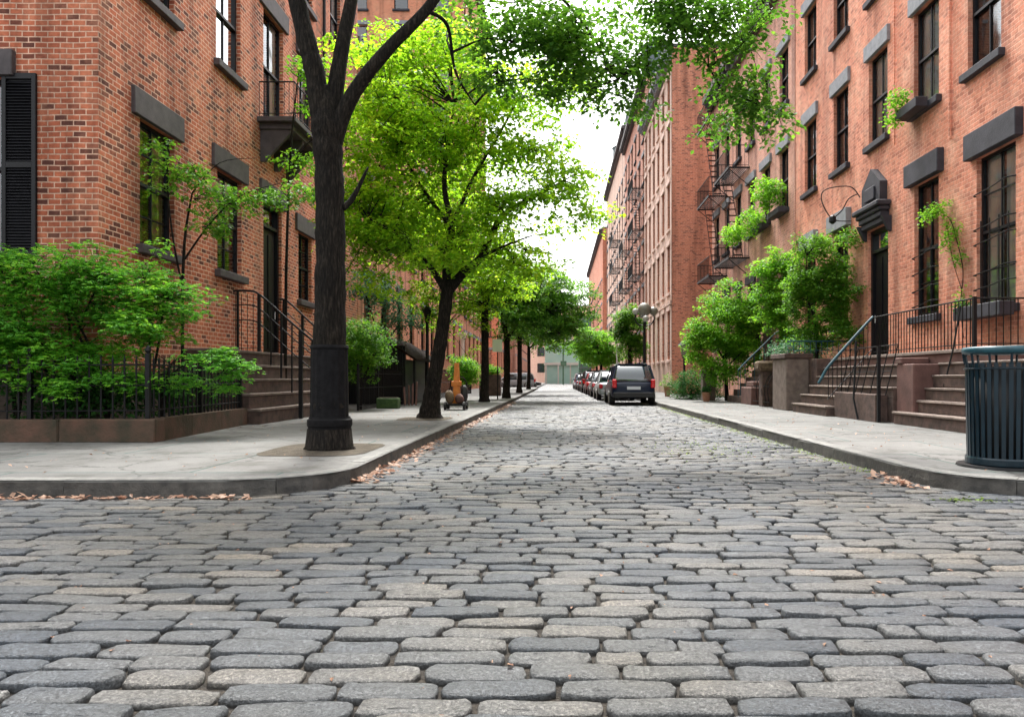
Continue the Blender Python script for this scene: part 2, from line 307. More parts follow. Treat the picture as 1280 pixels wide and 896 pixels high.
# ------------------------------------------------------------------ mesh helpers
class MB:
    def __init__(s): s.v = []; s.f = []
    def add(s, vs, fs):
        o = len(s.v); s.v += [tuple(q) for q in vs]; s.f += [tuple(i + o for i in q) for q in fs]; return s
    def box(s, x0, x1, y0, y1, z0, z1):
        return s.add([(x0, y0, z0), (x1, y0, z0), (x1, y1, z0), (x0, y1, z0), (x0, y0, z1), (x1, y0, z1), (x1, y1, z1), (x0, y1, z1)],
                     [(0, 3, 2, 1), (4, 5, 6, 7), (0, 1, 5, 4), (1, 2, 6, 5), (2, 3, 7, 6), (3, 0, 4, 7)])
    def bbox(s, x0, x1, y0, y1, z0, z1, b=.012, j=0):
        """box with chamfered edges, optional jitter for worn stone"""
        vs = []; idx = {}
        for ix, x in ((0, x0), (1, x1)):
            for iy, y in ((0, y0), (1, y1)):
                for iz, z in ((0, z0), (1, z1)):
                    sx, sy, sz = (1 - 2 * ix) * b, (1 - 2 * iy) * b, (1 - 2 * iz) * b
                    for a, q in enumerate(((x, y + sy, z + sz), (x + sx, y, z + sz), (x + sx, y + sy, z))):
                        idx[(ix, iy, iz, a)] = len(vs)
                        vs.append(tuple(c + random.uniform(-j, j) for c in q))
        F = []
        I = lambda *k: idx[k]
        for ix in (0, 1):
            q = [I(ix, 0, 0, 0), I(ix, 1, 0, 0), I(ix, 1, 1, 0), I(ix, 0, 1, 0)]; F.append(q if ix else q[::-1])
        for iy in (0, 1):
            q = [I(0, iy, 0, 1), I(1, iy, 0, 1), I(1, iy, 1, 1), I(0, iy, 1, 1)]; F.append(q[::-1] if iy else q)
        for iz in (0, 1):
            q = [I(0, 0, iz, 2), I(1, 0, iz, 2), I(1, 1, iz, 2), I(0, 1, iz, 2)]; F.append(q if iz else q[::-1])
        for a in (0, 1):
            for c in (0, 1):
                q = [I(0, a, c, 1), I(1, a, c, 1), I(1, a, c, 2), I(0, a, c, 2)]; F.append(q if a != c else q[::-1])
                q = [I(a, 0, c, 0), I(a, 1, c, 0), I(a, 1, c, 2), I(a, 0, c, 2)]; F.append(q[::-1] if a != c else q)
                q = [I(a, c, 0, 0), I(a, c, 1, 0), I(a, c, 1, 1), I(a, c, 0, 1)]; F.append(q if a != c else q[::-1])
        for ix in (0, 1):
            for iy in (0, 1):
                for iz in (0, 1):
                    q = [I(ix, iy, iz, 0), I(ix, iy, iz, 1), I(ix, iy, iz, 2)]
                    F.append(q if (ix + iy + iz) % 2 else q[::-1])
        return s.add(vs, F)
    def tube(s, pts, rad, n=8, cap=True, jit=0):
        pts = [Vector(q) for q in pts]
        if not hasattr(rad, '__len__'): rad = [rad] * len(pts)
        vs = []; fs = []
        up = Vector((0, 0, 1)); prev = None
        for i, q in enumerate(pts):
            d = (pts[min(i + 1, len(pts) - 1)] - pts[max(i - 1, 0)])
            if d.length < 1e-6: d = up
            d.normalize()
            if prev is None:
                a = d.cross(Vector((1, 0, 0)) if abs(d.x) < .9 else Vector((0, 1, 0))).normalized()
            else:
                a = (prev - d * prev.dot(d)); a = a.normalized() if a.length > 1e-5 else d.orthogonal().normalized()
            prev = a; b = d.cross(a)
            for k in range(n):
                an = 2 * PI * k / n; r = rad[i] * (1 + random.uniform(-jit, jit))
                vs.append(q + a * math.cos(an) * r + b * math.sin(an) * r)
        for i in range(len(pts) - 1):
            for k in range(n):
                k2 = (k + 1) % n
                fs.append((i * n + k, i * n + k2, (i + 1) * n + k2, (i + 1) * n + k))
        if cap: fs.append(tuple(range(n))[::-1]); fs.append(tuple((len(pts) - 1) * n + k for k in range(n)))
        return s.add(vs, fs)
    def lathe(s, c, prof, n=20, flute=0, nf=0):
        """profile of (radius, z)"""
        vs = []; fs = []
        for (r, z) in prof:
            for k in range(n):
                a = 2 * PI * k / n; rr = r * (1 + flute * (math.cos(a * nf)))
                vs.append((c[0] + rr * math.cos(a), c[1] + rr * math.sin(a), c[2] + z))
        for i in range(len(prof) - 1):
            for k in range(n):
                k2 = (k + 1) % n; fs.append((i * n + k, i * n + k2, (i + 1) * n + k2, (i + 1) * n + k))
        fs.append(tuple(range(n))[::-1]); fs.append(tuple((len(prof) - 1) * n + k for k in range(n)))
        return s.add(vs, fs)
    def prism(s, poly, axis, a0, a1):
        """polygon extruded along x ('x': poly is (y,z)) or y ('y': poly is (x,z)) or z"""
        f = {'x': lambda q, a: (a, q[0], q[1]), 'y': lambda q, a: (q[0], a, q[1]), 'z': lambda q, a: (q[0], q[1], a)}[axis]
        n = len(poly); vs = [f(q, a0) for q in poly] + [f(q, a1) for q in poly]
        fs = [tuple(range(n)), tuple(range(n, 2 * n))[::-1]] + [(i, i + n, (i + 1) % n + n, (i + 1) % n) for i in range(n)]
        return s.add(vs, fs)
    def build(s, name, mat, parent=None, smooth=False, local=False, loc=None, rz=0, recalc=True):
        me = bpy.data.meshes.new(name)
        vs = s.v
        if parent is not None and not local:
            o = parent_world(parent); vs = [(a - o[0], b - o[1], c - o[2]) for a, b, c in vs]
        me.from_pydata(vs, [], s.f)
        if recalc:
            import bmesh
            bm = bmesh.new(); bm.from_mesh(me); bmesh.ops.recalc_face_normals(bm, faces=bm.faces); bm.to_mesh(me); bm.free()
        me.materials.append(MATS[mat])
        if smooth: me.shade_smooth() if hasattr(me, 'shade_smooth') else me.polygons.foreach_set('use_smooth', [True] * len(me.polygons))
        ob = bpy.data.objects.new(name, me); COL.objects.link(ob)
        if parent is not None: ob.parent = parent
        if loc is not None: ob.location = loc
        ob.rotation_euler[2] = rz
        return ob
def parent_world(o):
    x = Vector(o.location)
    while o.parent: o = o.parent; x = x + Vector(o.location)
    return x
def tag(o, label=None, cat=None, group=None, kind=None):
    if label: o['label'] = label
    if cat: o['category'] = cat
    if group: o['group'] = group
    if kind: o['kind'] = kind
    return o
def thing(name, loc, label, cat, group=None, rz=0):
    o = bpy.data.objects.new(name, None); COL.objects.link(o); o.location = loc; o.rotation_euler[2] = rz
    o.empty_display_size = .2
    return tag(o, label, cat, group)
def inst(ob, parent, loc, rz=0):
    c = ob.copy(); COL.objects.link(c); c.parent = parent; c.location = loc; c.rotation_euler[2] = rz
    return c
def dup(root, loc, rz=0, label=None, recolor=None):
    r = root.copy(); COL.objects.link(r); r.location = loc; r.rotation_euler[2] = rz
    if label: r['label'] = label
    for ch in list(root.children):
        c = ch.copy(); COL.objects.link(c); c.parent = r
        if recolor and ch.type == 'MESH' and ch.data.materials and ch.data.materials[0].name.startswith('paint_'):
            c.data = ch.data.copy(); c.data.materials[0] = MATS[recolor]
        for g_ in ch.children:
            d = g_.copy(); COL.objects.link(d); d.parent = c
    return r
def npmesh(name, V, F, mat, parent=None, smooth=False):
    """V (n,3) array, F (m,4) array of quads"""
    me = bpy.data.meshes.new(name)
    V = np.asarray(V, dtype=np.float32)
    if parent is not None: V = V - np.array(parent_world(parent), dtype=np.float32)
    F = np.asarray(F, dtype=np.int32)
    k = F.shape[1]
    me.vertices.add(len(V)); me.vertices.foreach_set('co', V.ravel())
    me.loops.add(F.size); me.loops.foreach_set('vertex_index', F.ravel())
    me.polygons.add(len(F)); me.polygons.foreach_set('loop_start', np.arange(0, F.size, k, dtype=np.int32))
    me.polygons.foreach_set('loop_total', np.full(len(F), k, dtype=np.int32))
    me.polygons.foreach_set('use_smooth', np.full(len(F), smooth))
    me.update(calc_edges=True); me.validate()
    me.materials.append(MATS[mat])
    ob = bpy.data.objects.new(name, me); COL.objects.link(ob)
    if parent is not None: ob.parent = parent
    return ob
def catmull(P, n=5):
    P = [Vector(q) for q in P]; out = []
    for i in range(len(P) - 1):
        a, b, c, d = P[max(i - 1, 0)], P[i], P[i + 1], P[min(i + 2, len(P) - 1)]
        for k in range(n):
            u = k / n
            out.append(.5 * ((2 * b) + (c - a) * u + (2 * a - 5 * b + 4 * c - d) * u * u + (3 * b - a - 3 * c + d) * u ** 3))
    out.append(P[-1]); return out
def lerp_r(r, n):
    """radii at control points -> radii at sampled points"""
    out = []
    for i in range(len(r) - 1):
        for k in range(n): out.append(r[i] + (r[i + 1] - r[i]) * k / n)
    return out + [r[-1]]

# ------------------------------------------------------------------ foliage
def leaves(C, per, rad, flat, size, lobes=1, droop=.25, seed=1):
    """C (n,3) spray centres; returns V,F of folded leaves spread over flat drooping sprays"""
    g = np.random.default_rng(seed)
    n = len(C); M = n * per
    cc = np.repeat(C, per, 0)
    sr = np.repeat(g.uniform(.7, 1.3, n) * rad, per)
    a = g.uniform(0, 2 * PI, M); r = np.sqrt(g.uniform(0, 1, M)) * sr
    tilt = np.repeat(g.normal(0, .18, (n, 2)), per, 0)
    x = r * np.cos(a); y = r * np.sin(a)
    z = g.normal(0, flat, M) - droop * r * r / np.maximum(sr, .01) + x * tilt[:, 0] + y * tilt[:, 1]
    base = cc + np.stack([x, y, z], 1)
    az = a + g.normal(0, .9, M)
    L = size * g.uniform(.65, 1.3, M)
    pit = g.normal(-.35, .35, M)
    V = []; F = []
    up = np.stack([g.normal(0, .28, M), g.normal(0, .28, M), np.ones(M)], 1)
    angs = [0] if lobes == 1 else ([0, .95, -.95] if lobes == 3 else [0, .8, -.8, 1.6, -1.6])
    nv = 1 + 3 * len(angs)
    out = np.zeros((M, nv, 3)); out[:, 0] = base
    faces = []
    for li, da in enumerate(angs):
        ll = L * (1 if li == 0 else .78 if li < 3 else .5)
        d = np.stack([np.cos(az + da) * np.cos(pit), np.sin(az + da) * np.cos(pit), np.sin(pit)], 1)
        s = np.cross(up, d); s /= np.linalg.norm(s, axis=1, keepdims=True) + 1e-9
        nrm = np.cross(d, s)
        wd = (.36 if lobes == 1 else .22)
        mid = base + d * (ll * .48)[:, None]
        out[:, 1 + 3 * li] = mid + s * (ll * wd)[:, None] + nrm * (ll * .10)[:, None]
        out[:, 2 + 3 * li] = base + d * ll[:, None]
        out[:, 3 + 3 * li] = mid - s * (ll * wd)[:, None] + nrm * (ll * .10)[:, None]
        faces.append((0, 3 + 3 * li, 2 + 3 * li, 1 + 3 * li))
    F = (np.arange(M)[:, None, None] * nv + np.array(faces)[None]).reshape(-1, 4)
    return out.reshape(-1, 3), F

def wob(P, f, ph):
    return (np.sin(P[:, 0] * f + ph) * np.cos(P[:, 1] * f * 1.13 + ph * 2) + np.sin(P[:, 2] * f * 1.4 + ph * 3 + P[:, 0] * f * .5) * .8)
def scatter(ell, n, seed, shell=.45, gap=-.55, f=2.1, lump=.2):
    """spray centres in a union of ellipsoids, thinned by a wavy field so the crown has gaps"""
    g = np.random.default_rng(seed)
    out = []
    vol = np.array([e[3] * e[4] * e[5] for e in ell]) ** .8; vol /= vol.sum()
    for e, share in zip(ell, vol):
        k = max(3, int(n * share)); got = 0
        while got < k:
            d = g.normal(0, 1, (k * 3, 3)); d /= np.linalg.norm(d, axis=1, keepdims=True)
            r = g.uniform(0, 1, k * 3) ** shell
            P = d * r[:, None] * np.array(e[3:6]) * (1 + lump * wob(d * 2, 2.3, seed)[:, None]) + np.array(e[:3])
            P = P[wob(P, f, seed * 1.7) > gap][:k - got]
            out.append(P); got += len(P)
    return np.concatenate(out)

def tree(name, loc, label, trunk, limbs, ell, n, per, rad, size, leaf='leaf_maple', lobes=1, seed=3, group=None, twig=.012, flat=.05, gap=-.55, cat='tree', shell=.45, droop=.25, f=2.1, dark=None, parent_extra=None):
    """trunk: (points, radii) ; limbs: list of the same"""
    root = thing(name, loc, label, cat, group)
    mb = MB()
    nodes = []
    for pts, rr in [trunk] + limbs:
        big = max(rr) > .13; ns = 12 if big else 5
        P = catmull(pts, ns); rad_ = lerp_r(rr, ns)
        if big: rad_ = [q * (1 + .035 * math.sin(i * .9 + seed) + .02 * math.sin(i * 2.3)) for i, q in enumerate(rad_)]
        mb.tube(P, rad_, 22 if big else 10 if max(rr) > .06 else 6, jit=.035)
        nodes += list(zip(P, rad_))[2:]
    C = scatter(ell, n, seed, gap=gap, shell=shell, f=f)
    if nodes:
        NP = np.array([tuple(q[0]) for q in nodes[len(trunk[0]) * 9:] or nodes])
        # two-stage branching: secondary hubs, then twigs to the sprays
        g = np.random.default_rng(seed + 50)
        hubs = C[g.choice(len(C), max(4, len(C) // 9), replace=False)] if len(C) > 12 else C
        for h in hubs:
            d = np.linalg.norm(NP - h, axis=1) + .25 * np.maximum(0, NP[:, 2] - h[2] + .2); q = NP[d.argmin()]
            midp = (q + h) / 2 + np.array([g.normal(0, .08), g.normal(0, .08), .10 * np.linalg.norm(q - h)])
            Lh = np.linalg.norm(q - h)
            mb.tube(catmull([q, midp, h], 3), lerp_r([twig * (1.2 + 1.0 * min(Lh, 1.6)), twig * 1.1, twig * .7], 3), 5, cap=False)
        for c in C:
            d = np.linalg.norm(hubs - c, axis=1); q = hubs[d.argmin()]
            if np.linalg.norm(q - c) > .05:
                mb.tube([q, (q + c) / 2 + np.array([0, 0, .05]), c], [twig * .7, twig * .5, twig * .25], 4, cap=False)
    mb.build('trunk', 'bark', root, smooth=True, recalc=False)
    V, F = leaves(C, per, rad, flat, size, lobes, droop, seed)
    npmesh('crown', V, F, leaf, root)
    return root

def bush_leaves(name, root, ell, n, per, rad, size, leaf, seed=5, lobes=1, flat=.06, gap=-.7, shell=.3, droop=.3, f=2.6):
    C = scatter(ell, n, seed, shell=shell, gap=gap, f=f)
    V, F = leaves(C, per, rad, flat, size, lobes, droop, seed)
    return npmesh(name, V, F, leaf, root), C

# ------------------------------------------------------------------ windows, doors, facades
PROTO = {}
def put(key, maker, parent, loc, rz):
    """one mesh per kind of window, linked again for every opening"""
    if key not in PROTO: PROTO[key] = maker()
    me, name = PROTO[key]
    o = bpy.data.objects.new(name, me); COL.objects.link(o); o.parent = parent; o.location = loc; o.rotation_euler[2] = rz
    return o
def mesh_of(mb, name, mat):
    o = mb.build(name, mat); me = o.data; bpy.data.objects.remove(o); return me, name

def window(parent, loc, rz, W, H, style='sash', lintel='slate_lintel', sill='slate_lintel', curtain=None, lh=.42, lp=.10, detail=True, frame='dark_frame', lw=.22):
    """local frame: x along the wall, -y outwards, z up; loc = bottom centre on the wall face"""
    k = (round(W, 2), round(H, 2), style, frame)
    def sash():
        mb = MB(); t_ = .06
        y0, y1 = .10, .17
        if detail:
            mb.box(-W/2, -W/2 + t_, y0, y1, 0, H); mb.box(W/2 - t_, W/2, y0, y1, 0, H)
            mb.box(-W/2 + t_, W/2 - t_, y0, y1, 0, t_ + .03); mb.box(-W/2 + t_, W/2 - t_, y0, y1, H - t_, H)
            mb.box(-W/2 + t_, W/2 - t_, y0 - .02, y1 - .01, H * .5 - .03, H * .5 + .03)
            if style in ('sash', 'tall'):
                mb.box(-.014, .014, y0 + .02, y1 - .02, t_ + .03, H * .5 - .03)
                mb.box(-.014, .014, y0 + .02, y1 - .02, H * .5 + .03, H - t_)
            if style == 'tall':
                for q in (.25, .75): mb.box(-W/2 + t_, W/2 - t_, y0 + .022, y1 - .022, H * q - .012, H * q + .012)
        else:
            mb.box(-W/2, W/2, .10, .14, H * .5 - .04, H * .5 + .04); mb.box(-W/2, -W/2 + .07, .10, .14, 0, H * .5 - .04); mb.box(W/2 - .07, W/2, .10, .14, 0, H * .5 - .04)
            mb.box(-W/2, -W/2 + .07, .10, .14, H * .5 + .04, H); mb.box(W/2 - .07, W/2, .10, .14, H * .5 + .04, H)
        return mesh_of(mb, 'window', frame)
    wo = put(('s',) + k, sash, parent, loc, rz)
    def pane():
        mb = MB(); mb.add([(-W/2 + .03, .150, .03), (W/2 - .03, .150, .03), (W/2 - .03, .150, H - .03), (-W/2 + .03, .150, H - .03)], [(0, 1, 2, 3)])
        return mesh_of(mb, 'pane', 'window_glass')
    put(('p',) + k, pane, wo, (0, 0, 0), 0)
    if curtain:
        def cur():
            mb = MB(); n = 28
            vs = []; x0 = -W/2 + .02; 
            for i in range(n + 1):
                x = x0 + (W - .04) * i / n; y = .21 + .025 * math.sin(i * 1.9) + .02 * math.sin(i * .7)
                vs += [(x, y, 0.02), (x, y, H)]
            fs = [(2*i, 2*i+2, 2*i+3, 2*i+1) for i in range(n) if not (10 < i < 16)]
            mb.add(vs, fs); return mesh_of(mb, 'curtain', curtain)
        put(('c', curtain) + k, cur, wo, (0, 0, 0), 0)
    if lintel:
        def lin():
            mb = MB(); mb.bbox(-W/2 - lw, W/2 + lw, -lp, .085, H + .001, H + lh, .012, .002); return mesh_of(mb, 'lintel', lintel)
        put(('l', lintel, lh, lp, lw) + k, lin, wo, (0, 0, 0), 0)
    if sill:
        def sl():
            mb = MB(); mb.bbox(-W/2 - .12, W/2 + .12, -.13, .098, -.16, -.001, .012, .002); return mesh_of(mb, 'sill', sill)
        put(('d', sill) + k, sl, wo, (0, 0, 0), 0)
    return wo

def wall_mesh(mb, P0, ud, out, L, H, openings, depth=.26, z0=0):
    """P0 start corner, ud unit dir along wall, out outward unit; openings (u0,u1,z0,z1)"""
    us = sorted({0, L, *[o[0] for o in openings], *[o[1] for o in openings]})
    zs = sorted({z0, H, *[o[2] for o in openings], *[o[3] for o in openings]})
    W = lambda u, z, d=0: (P0[0] + ud[0] * u - out[0] * d, P0[1] + ud[1] * u - out[1] * d, z)
    for i in range(len(us) - 1):
        um = (us[i] + us[i+1]) / 2; run = None
        for j in range(len(zs) - 1):
            zm = (zs[j] + zs[j+1]) / 2
            hole = any(o[0] < um < o[1] and o[2] < zm < o[3] for o in openings)
            if not hole: mb.add([W(us[i], zs[j]), W(us[i+1], zs[j]), W(us[i+1], zs[j+1]), W(us[i], zs[j+1])], [(0, 1, 2, 3)])
    for (a, b, c, d) in openings:
        for q in (((a, c), (a, d)), ((b, d), (b, c)), ((a, d), (b, d)), ((b, c), (a, c))):
            (u0, w0), (u1, w1) = q
            mb.add([W(u0, w0), W(u1, w1), W(u1, w1, depth), W(u0, w0, depth)], [(0, 1, 2, 3)])

def building(label, group, x_face, x_back, y0, y1, H, mat, facing, openings, front_openings=(), roof='roofing', cornice=None, name='brick_house', back=True):
    """facing +1: street facade looks to +X (left row), -1: looks to -X (right row). openings in (Y0,Y1,z0,z1)."""
    root = thing(name, ((x_face + x_back) / 2, y0, 0), label, 'building', group)
    mb = MB()
    wall_mesh(mb, (x_face, y0), (0, 1), (facing, 0), y1 - y0, H, [(a - y0, b - y0, c, d) for a, b, c, d in openings])
    xa, xb = min(x_face, x_back), max(x_face, x_back)
    wall_mesh(mb, (xa, y0), (1, 0), (0, -1), xb - xa, H, [(a - xa, b - xa, c, d) for a, b, c, d in front_openings])
    mb.add([(xa, y1, 0), (xb, y1, 0), (xb, y1, H), (xa, y1, H)], [(0, 1, 2, 3)])
    mb.add([(x_back, y0, 0), (x_back, y1, 0), (x_back, y1, H), (x_back, y0, H)], [(0, 1, 2, 3)])
    mb.build('wall', mat, root, recalc=False)
    r = MB(); r.box(xa - .05, xb + .05, y0 + .005, y1 - .005, H - .02, H + .25); r.build('roof', roof, root)
    if cornice:
        c = MB(); s_ = facing
        x0_, x1_ = sorted((x_face + s_ * .002, x_face + s_ * .55)); c.box(x0_, x1_, y0 + .01, y1 - .01, H - .35, H - .03)
        x0_, x1_ = sorted((x_face + s_ * .002, x_face + s_ * .30)); c.box(x0_, x1_, y0 + .02, y1 - .02, H - .75, H - .352)
        y = y0 + .4
        while y < y1 - .3:
            x0_, x1_ = sorted((x_face + s_ * .302, x_face + s_ * .5)); c.box(x0_, x1_, y, y + .12, H - .7, H - .353); y += .8
        c.build('cornice', cornice, root)
    return root
def rel(root, x, y, z): 
    o = root.location; return (x - o[0], y - o[1], z - o[2])

def railing(mb, P, h, sp=.13, r=.009, bottom=.08):
    """balusters and bottom rail between successive points P (foot line)"""
    for a, b in zip(P[:-1], P[1:]):
        a = Vector(a); b = Vector(b); L = (b - a).length; n = max(1, int(L / sp))
        for i in range(n + 1):
            q = a + (b - a) * i / n
            mb.tube([q + Vector((0, 0, .0)), q + Vector((0, 0, h))], r, 5)
        mb.tube([a + Vector((0, 0, bottom)), b + Vector((0, 0, bottom))], r * 1.1, 5)
def iron_fence(root, P, h, spear=True, sp=.125, br=.010):
    f = MB(); g = MB(); done = []
    for a, b in zip(P[:-1], P[1:]):
        a = Vector(a); b = Vector(b); L = (b - a).length; n = max(1, int(L / sp))
        for i in range(n + 1):
            q = a + (b - a) * i / n
            f.tube([q, q + Vector((0, 0, h - .05)), q + Vector((0, 0, h + .05))], [br, br, .002 if spear else .01], 6)
            if spear: f.lathe((q.x, q.y, q.z + h - .045), [(.004, -.02), (.02, 0), (.012, .03), (.001, .07)], 6)
        for z in (.12, h * .55, h - .10): g.tube([a + Vector((0, 0, z)), b + Vector((0, 0, z))], .013, 6)
        for q in (a, b):
            if any((q - o_).length < .05 for o_ in done): continue
            done.append(q); k = MB(); k.box(q.x - .03, q.x + .03, q.y - .03, q.y + .03, q.z, q.z + h + .06); k.lathe((q.x, q.y, q.z + h + .06), [(.02, 0), (.045, .04), (.03, .09), (.003, .12)], 8); k.build('post', 'black_iron', root)
    f.build('bars', 'black_iron', root); g.build('rail', 'black_iron', root)

# ================================================================== GROUND
g0 = MB(); g0.add([(-500, -60, -.09), (500, -60, -.09), (500, 900, -.09), (-500, 900, -.09)], [(0, 1, 2, 3)])
tag(g0.build('ground', 'far_ground', recalc=False), kind='structure')
# joint earth under the setts and the far part of the street
g1 = MB(); g1.add([(-20, -12, -.027), (20, -12, -.027), (20, 6.6, -.027), (-20, 6.6, -.027)], [(0, 1, 2, 3)])
g1.add([(-3.2, 6.6, -.027), (5, 6.6, -.027), (5, 48, -.027), (-3.2, 48, -.027)], [(0, 1, 2, 3)])
tag(g1.build('street_bed', 'joint_dirt', recalc=False), kind='structure')
g2 = MB(); g2.add([(-2.3, 48.0, -.012), (4.2, 48.0, -.012), (4.2, 160, -.012), (-2.3, 160, -.012)], [(0, 1, 2, 3)])
g2.add([(-30, 74.0, -.016), (-2.3, 74.0, -.016), (-2.3, 84, -.016), (-30, 84, -.016)], [(0, 1, 2, 3)])
g2.add([(-20, -12, -.012), (20, -12, -.012), (20, 1.0, -.012), (-20, 1.0, -.012)], [(0, 1, 2, 3)])
tag(g2.build('street', 'cobble_far', recalc=False), kind='structure')

def kerbL(y):  # x of the left kerb face
    return -2.08 + .004 * (y - 7)
def kerbR(y):
    return 3.60 + min(.2, max(0, (y - 9) * .012))

def cobbles():
    g = np.random.default_rng(21)
    Vs = []; Fs = []; off = 0
    y = 1.0; row = 0
    while y < 48:
        rh = .130 * g.uniform(.9, 1.12)
        if y < 6.35: xa, xb = -8.2, 8.2
        else: xa, xb = -3.1, 4.9
        x = xa + g.uniform(-.3, 0)
        near = y < 7.5
        n = 16 if near else 10
        yo = g.uniform(0, 6)
        while x < xb:
            L = g.uniform(.27, .45) if g.random() > .06 else g.uniform(.15, .22)
            cx = x + L / 2; x += L
            wavy = .030 * math.sin(cx * .9 + y * .35) + .014 * math.sin(cx * 2.3 + y)
            cy = y + rh / 2 + wavy + g.normal(0, .004)
            if cy > 6.25:
                if cy > 6.3 and (cx - L/2 > kerbR(cy) + .04 or cx + L/2 < kerbL(cy) - .04):
                    # inside the rounded corners the setts run up to the kerb; elsewhere skip
                    if not (cy < 7.5 and (kerbL(cy) - 1.0 < cx < kerbR(cy) + 1.0)): continue
            a = np.arange(n) * 2 * PI / n + .001
            e = 2 / g.uniform(3.6, 6.5)
            ca, sa = np.cos(a), np.sin(a)
            ux = np.sign(ca) * np.abs(ca) ** e; uy = np.sign(sa) * np.abs(sa) ** e
            hx = L / 2 - .004 - abs(g.normal(0, .003)); hy = rh / 2 - .0045 - abs(g.normal(0, .002))
            sk = g.normal(0, .05)
            th = g.normal(0, .012)
            tilt = g.normal(0, .018, 2); zc = g.normal(0, .0045)
            jx = 1 + g.normal(0, .018, n); jy = 1 + g.normal(0, .032, n)
            rings = [(1.0, -.055), (1.0, -.016), (.975, -.006), (.91, -.001), (.45, .0012)] if near else [(1.0, -.05), (.97, -.014), (.80, -.001)]
            vv = []
            for (s_, z_) in rings:
                px = ux * hx * jx * (1 - (1 - s_) * hy / hx * (1.0 if s_ > .5 else 1)) if s_ > .5 else ux * hx * s_ * 1.2
                py = uy * hy * jy * s_
                zz = zc + z_ + (px * tilt[0] + py * tilt[1]) + (g.normal(0, .0022, n) if near and z_ > -.01 else 0)
                X = cx + px + py * sk - th * py; Y = cy + py + px * th
                vv.append(np.stack([X, Y, np.broadcast_to(zz, (n,))], 1))
            vv = np.concatenate(vv + [np.array([[cx, cy, zc + (.0055 if near else .002)]])])
            nr = len(rings)
            ff = []
            for i in range(nr - 1):
                for k in range(n):
                    k2 = (k + 1) % n; ff.append((i*n + k, i*n + k2, (i+1)*n + k2, (i+1)*n + k))
            c = nr * n; b_ = (nr - 1) * n
            for k in range(0, n, 2): ff.append((b_ + k, b_ + k + 1, b_ + (k + 2) % n, c))
            Vs.append(vv); Fs.append(np.array(ff) + off); off += len(vv)
        y += rh; row += 1
    ob = npmesh('cobblestone_paving', np.concatenate(Vs), np.concatenate(Fs), 'cobble', smooth=True)
    tag(ob, kind='structure')
cobbles()

# pavements with a rounded corner, kerb stones laid one by one
def arc(cx, cy, r, a0, a1, n=10): return [(cx + r * math.cos(R(a0 + (a1 - a0) * i / n)), cy + r * math.sin(R(a0 + (a1 - a0) * i / n))) for i in range(n + 1)]
ZP = .15
LP = [(-20, 6.36), (-9, 6.36), (-3.4, 6.42)] + arc(-3.05, 7.42, 1.0, -80, -3, 8) + [(kerbL(9), 9), (kerbL(14), 14), (kerbL(30), 30), (-2.0, 74)]
RP = [(3.8, 160), (3.8, 30), (kerbR(20), 20), (kerbR(12), 12), (3.60, 8.5), (3.60, 7.35)] + [(3.66, 6.95), (3.84, 6.62), (4.2, 6.38), (4.8, 6.22), (6, 6.12), (20, 6.0)]
def pavement(name, path, far):
    mb = MB(); poly = path + far
    mb.add([(x, y, ZP - .006) for x, y in poly], [tuple(range(len(poly)))])
    tag(mb.build(name, 'pavement'), kind='structure')
def resample(P, d):
    out = [Vector(P[0])]; acc = 0
    for a, b in zip(P[:-1], P[1:]):
        a = Vector(a); b = Vector(b); L = (b - a).length; n = max(1, int(L / .1))
        for i in range(1, n + 1): out.append(a + (b - a) * i / n)
    return out
def kerb(name, path, wd=.17, side=1):
    mb = MB(); P = resample(path, .1); dark = []
    # cut into stones
    i = 0
    while i < len(P) - 2:
        stone = [P[i]]; L = 0; target = random.uniform(1.1, 1.9)
        while i < len(P) - 1 and L < target:
            L += (P[i+1] - P[i]).length; i += 1; stone.append(P[i])
        if stone[0].y > 45: stone = [stone[0], stone[-1]]
        if len(stone) > 2: stone = stone[:1] + stone[2:-2:3] + stone[-1:] if len(stone) > 8 else stone
        dz = random.gauss(0, .004); do = random.gauss(0, .006)
        vs = []; m_ = len(stone)
        for k, q in enumerate(stone):
            d = (stone[min(k+1, m_-1)] - stone[max(k-1, 0)]).normalized(); nrm = Vector((-d.y, d.x)) * side
            e = .004 * (1 if k == 0 else -1 if k == m_ - 1 else 0)
            b0 = q + d * e - nrm * do
            jj = lambda s=.003: random.gauss(0, s)
            for o_, z_ in ((-.012, -.06), (jj(), .06 + jj()), (.004 + jj(), ZP - .022 + dz), (.024 + jj(), ZP - .002 + dz), (wd, ZP + dz * .3), (wd, ZP - .05)):
                r_ = b0 + nrm * o_; vs.append((r_.x, r_.y, z_))
        fs = []
        for k in range(m_ - 1):
            for s_ in range(5): fs.append((k*6 + s_, (k+1)*6 + s_, (k+1)*6 + s_ + 1, k*6 + s_ + 1))
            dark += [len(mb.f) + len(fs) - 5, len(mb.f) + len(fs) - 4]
        fs.append(tuple(range(6))); fs.append(tuple((m_-1)*6 + s_ for s_ in range(6))[::-1])
        mb.add(vs, fs)
    ob = tag(mb.build(name, 'granite_kerb'), kind='structure')
    ob.data.materials.append(MATS['kerb_face_dark'])
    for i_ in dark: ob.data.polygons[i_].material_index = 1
pavement('pavement_left', LP, [(-20, 74)])
kerb('kerb_left', LP, side=1)
pavement('pavement_right', RP, [(20, 160)])
kerb('kerb_right', RP, side=1)
mb = MB(); mb.add([(-20, 84, ZP - .006), (-2.2, 84, ZP - .006), (-2.2, 160, ZP - .006), (-20, 160, ZP - .006)], [(0, 1, 2, 3)])
tag(mb.build('pavement_far', 'pavement', recalc=False), kind='structure')
